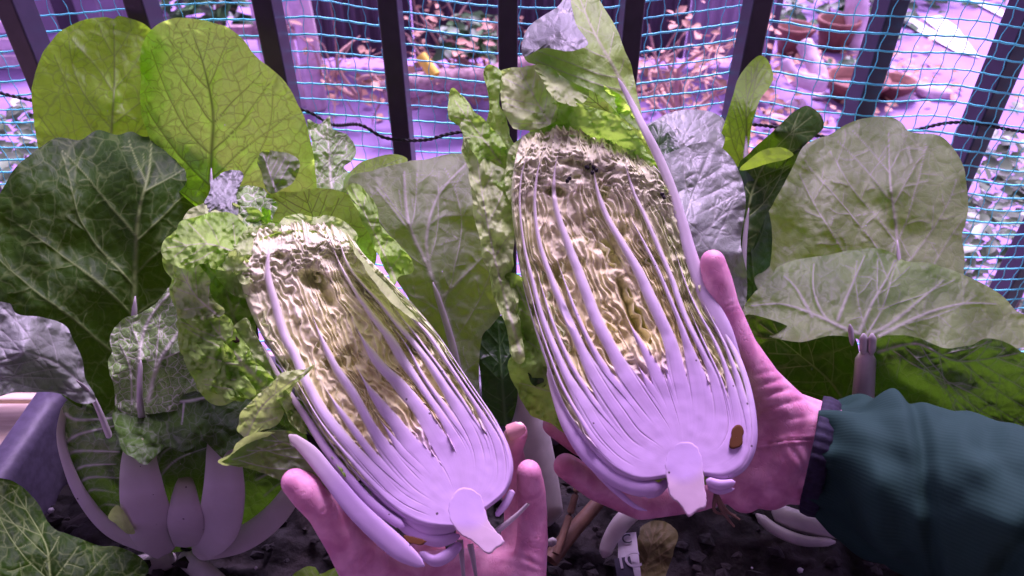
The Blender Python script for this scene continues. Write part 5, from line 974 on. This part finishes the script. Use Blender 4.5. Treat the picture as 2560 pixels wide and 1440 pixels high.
# hand round the taller half: thumb up its side, palm and wrist toward the sleeve
h2 = hand('hand', [
    [(1782, 655, .512, 9.), (1790, 700, .514, 11.2), (1806, 770, .518, 12), (1845, 870, .524, 13.5), (1895, 960, .532, 17), (1950, 1040, .542, 23)],
    [(1900, 985, .54, 18), (1880, 1080, .545, 22), (1880, 1180, .545, 20), (1860, 1235, .545, 14)],
    [(1950, 1040, .542, 23), (1945, 1130, .545, 25), (1920, 1210, .545, 19)],
    [(1950, 1050, .545, 24), (2040, 1085, .548, 25), (2160, 1140, .545, 27), (2320, 1210, .53, 31)],
    [(1940, 1190, .545, 20), (2040, 1190, .548, 22), (2160, 1210, .545, 24), (2320, 1260, .53, 29)],
    [(1850, 1190, .548, 15), (1740, 1240, .552, 12), (1600, 1262, .552, 11.3), (1490, 1215, .542, 10.8), (1415, 1165, .532, 9.6)],
    [(1850, 1120, .555, 15), (1720, 1170, .57, 12), (1560, 1160, .572, 11.3), (1450, 1105, .56, 10.4), (1385, 1062, .552, 9.)],
    [(1840, 1050, .56, 14), (1700, 1060, .58, 12), (1560, 1040, .585, 11), (1480, 1000, .58, 10)],
    [(1840, 1000, .56, 14), (1700, 980, .582, 12), (1580, 960, .588, 11), (1500, 930, .585, 9.5)]], pers,
    folds=((1960, 985, 90, 75, -12, 30, 2.4), (1960, 1105, 80, 12, -8, 14, 3.), (1815, 770, 40, 20, -20, 14, 1.2), (1990, 1150, 60, 30, 60, 30, 2.)))
# sleeve
def sleeve():
    n, m = 130, 150
    c = spline([(2030, 1140, .552, 132, .042), (2075, 1150, .55, 150, .046), (2130, 1165, .545, 186, .054), (2200, 1190, .535, 216, .060), (2300, 1225, .52, 226, .061), (2430, 1275, .50, 244, .062), (2600, 1340, .475, 268, .064), (2900, 1450, .43, 300, .07)], n)
    V = []; UV = []
    nn = perp(c[:, :2]); nn = nn * .35 + np.array([-.10, .93])[None] * .65
    al = np.r_[0, np.cumsum(np.linalg.norm(np.diff(c[:, :2], axis=0), axis=1))]
    for i in range(n):
        px, py, d, hw, dr = c[i]; a = np.linspace(0, 2 * np.pi, m, endpoint=False); s = al[i]
        g = math.exp(-((s - 10) / 70) ** 2)
        fold = .075 * g * np.sin(a * 9 + 1.3 * np.sin(a * 2)) + .055 * math.exp(-((s - 150) / 130) ** 2) * np.sin(a * 3.2 + s / 45.) + .06 * vnoise(a * 1.9 + s / 190, s / 120 + 0 * a, 4) + .030 * vnoise(a * 3.5, s / 60 + 0 * a, 9)
        crease = -.085 * np.exp(-((np.mod(a * 55 + s * .9 - 240, 346) - 120) / 22) ** 2) * min(1, s / 60) - .07 * np.exp(-((np.mod(a * 55 - s * .55 + 60, 346) - 170) / 18) ** 2) * min(1, max(0, (s - 60) / 60))
        k = 1 + fold * 1.35 + crease * 1.5
        V.append(PA(px + nn[i, 0] * hw * np.cos(a) * k, py + nn[i, 1] * hw * np.cos(a) * k, d - dr * np.sin(a) * k)); UV.append(np.stack([0 * a + s / 100, a * 2.0], -1))
    return np.concatenate(V), grid_faces(n, m, True), np.concatenate(UV), c
V, F, UV, sc_ = sleeve()
sl = obj('sleeve', V, F, M['fabric'], pers, uv=UV)
def cuff():
    rows = [(-.30, .97), (-.34, 1.01), (-.30, 1.06), (0, 1.09), (.30, 1.07), (.42, 1.02), (.40, .96)]; m = 120; a = np.linspace(0, 2 * np.pi, m, endpoint=False); V = []
    for f, r in rows:
        rp_ = 1 + .018 * np.sin(a * 34) + .02 * vnoise(a * 2, f + 0 * a, 3)
        V.append(PA(2048 + f * 62 - 30 * np.cos(a) * 1.0, 1140 + 134 * np.cos(a) * r * rp_ + f * 20, .551 - .043 * np.sin(a) * r * rp_))
    return np.concatenate(V), grid_faces(len(rows), m, True)
V, F = cuff(); obj('cuff', V, F, M['cuff'], sl)
#==SMALL==
#---------------------------------------------------------------- small things on the soil
# white plant label with fragments of dark print
def label_tag():
    t = thing('plant_label', 'white plastic plant label with dark lettering stuck in the soil', 'label', onz(1590, 1430, SOILZ))
    c = [P(1545, 1335, .615), P(1590, 1330, .615), P(1610, 1500, .57), P(1545, 1500, .57)]
    n_ = (c[1] - c[0]).cross(c[3] - c[0]).normalized()
    if n_.dot(Vector((0, 0, CAMZ)) - c[0]) < 0: n_ = -n_
    V = [tuple(q) for q in c] + [tuple(q - n_ * .0012) for q in c]
    obj('plate', V, [[0, 1, 2, 3], [7, 6, 5, 4], [0, 4, 5, 1], [1, 5, 6, 2], [2, 6, 7, 3], [3, 7, 4, 0]], M['white'], t, False)
    b = [P(1535, 1398, .592), P(1575, 1392, .594), P(1600, 1500, .566), P(1552, 1500, .566)]
    V = [tuple(q + n_ * .0008) for q in b]; obj('print_band', V, [[0, 1, 2, 3]], M['ink'], t, False)
    ux = (c[1] - c[0]).normalized(); uy = n_.cross(ux).normalized()
    R = Matrix((ux, uy, n_)).transposed().to_4x4()
    for (txt, px, py, d, sz, mat) in (('C', 1556, 1362, .607, .012, 'ink'), ('IC', 1548, 1425, .5855, .020, 'white')):
        cu = bpy.data.curves.new('lettering', 'FONT'); cu.body = txt; cu.size = sz; cu.extrude = .0003
        tmp = bpy.data.objects.new('tmp', cu); COL.objects.link(tmp)
        me = bpy.data.meshes.new_from_object(tmp.evaluated_get(bpy.context.evaluated_depsgraph_get())); bpy.data.objects.remove(tmp)
        me.transform(Matrix.Translation(P(px, py, d) + n_ * .0016) @ R); me.materials.clear(); me.materials.append(M[mat])
        o = bpy.data.objects.new('lettering', me); COL.objects.link(o); o.parent = t; o.matrix_parent_inverse = parent_inv(t)
label_tag()
# dry stalks between the hands
def stalk(label, pts, r, mat='bamboo'):
    p = spline(PA(*np.array(pts).T), 24); V, F = tube3(p, r, 8, .8); return tag(obj('dry_stalk', V, F, M[mat]), label, 'stalk', 'dry stalks on the soil')
stalk('thick reddish dry stalk lying slanted behind the held halves', [(1375, 1400, .63), (1430, 1330, .645), (1500, 1250, .66), (1540, 1200, .67)], .0075)
stalk('thin dry stalk with a pale joint beside the thick stalk', [(1390, 1385, .62), (1420, 1300, .635), (1440, 1230, .64), (1452, 1180, .65)], .0035)
rod('pale_ring', [(1368, 1362, .612, 9), (1380, 1355, .612, 11), (1392, 1350, .612, 9)], M['rib'], None, n=10); tag(bpy.data.objects['pale_ring'], 'small pale ring shaped stalk offcut near the palm', 'offcut')
# fallen leaf stem and yellowing leaf by the label
fl = thing('fallen_leaf', 'yellowing fallen cabbage leaf lying behind the plant label', 'leaf', onz(1640, 1400, SOILZ))
blade('blade', [(1600, 1320), (1650, 1300), (1690, 1330), (1680, 1400), (1650, 1460), (1590, 1480), (1580, 1400)], [(1600, 1330, .625), (1680, 1340, .63), (1620, 1460, .60)], M['leaf_old'], fl, mid=[(1600, 1480), (1640, 1310)], w0=4, jag=5, crumple=10, spokes=160, rings=40)
rod('stalk', [(1510, 1395, .60, 16), (1525, 1350, .605, 20), (1560, 1300, .61, 24), (1600, 1270, .62, 20)], M['rib'], fl, n=24, flat=.6, front=.3)
lc2 = thing('leaf_scrap', 'small ragged green leaf scrap on the dark soil by the thumb', 'leaf', onz(800, 1430, SOILZ))
blade('blade', [(730, 1445), (760, 1420), (790, 1415), (800, 1430), (850, 1410), (880, 1440), (860, 1480), (760, 1480)], [(740, 1440, .62), (870, 1430, .62), (800, 1470, .60)], M['leaf_olive'], lc2, jag=6, crumple=12, spokes=120, rings=24, mid=[(800, 1480), (800, 1425)], w0=3)
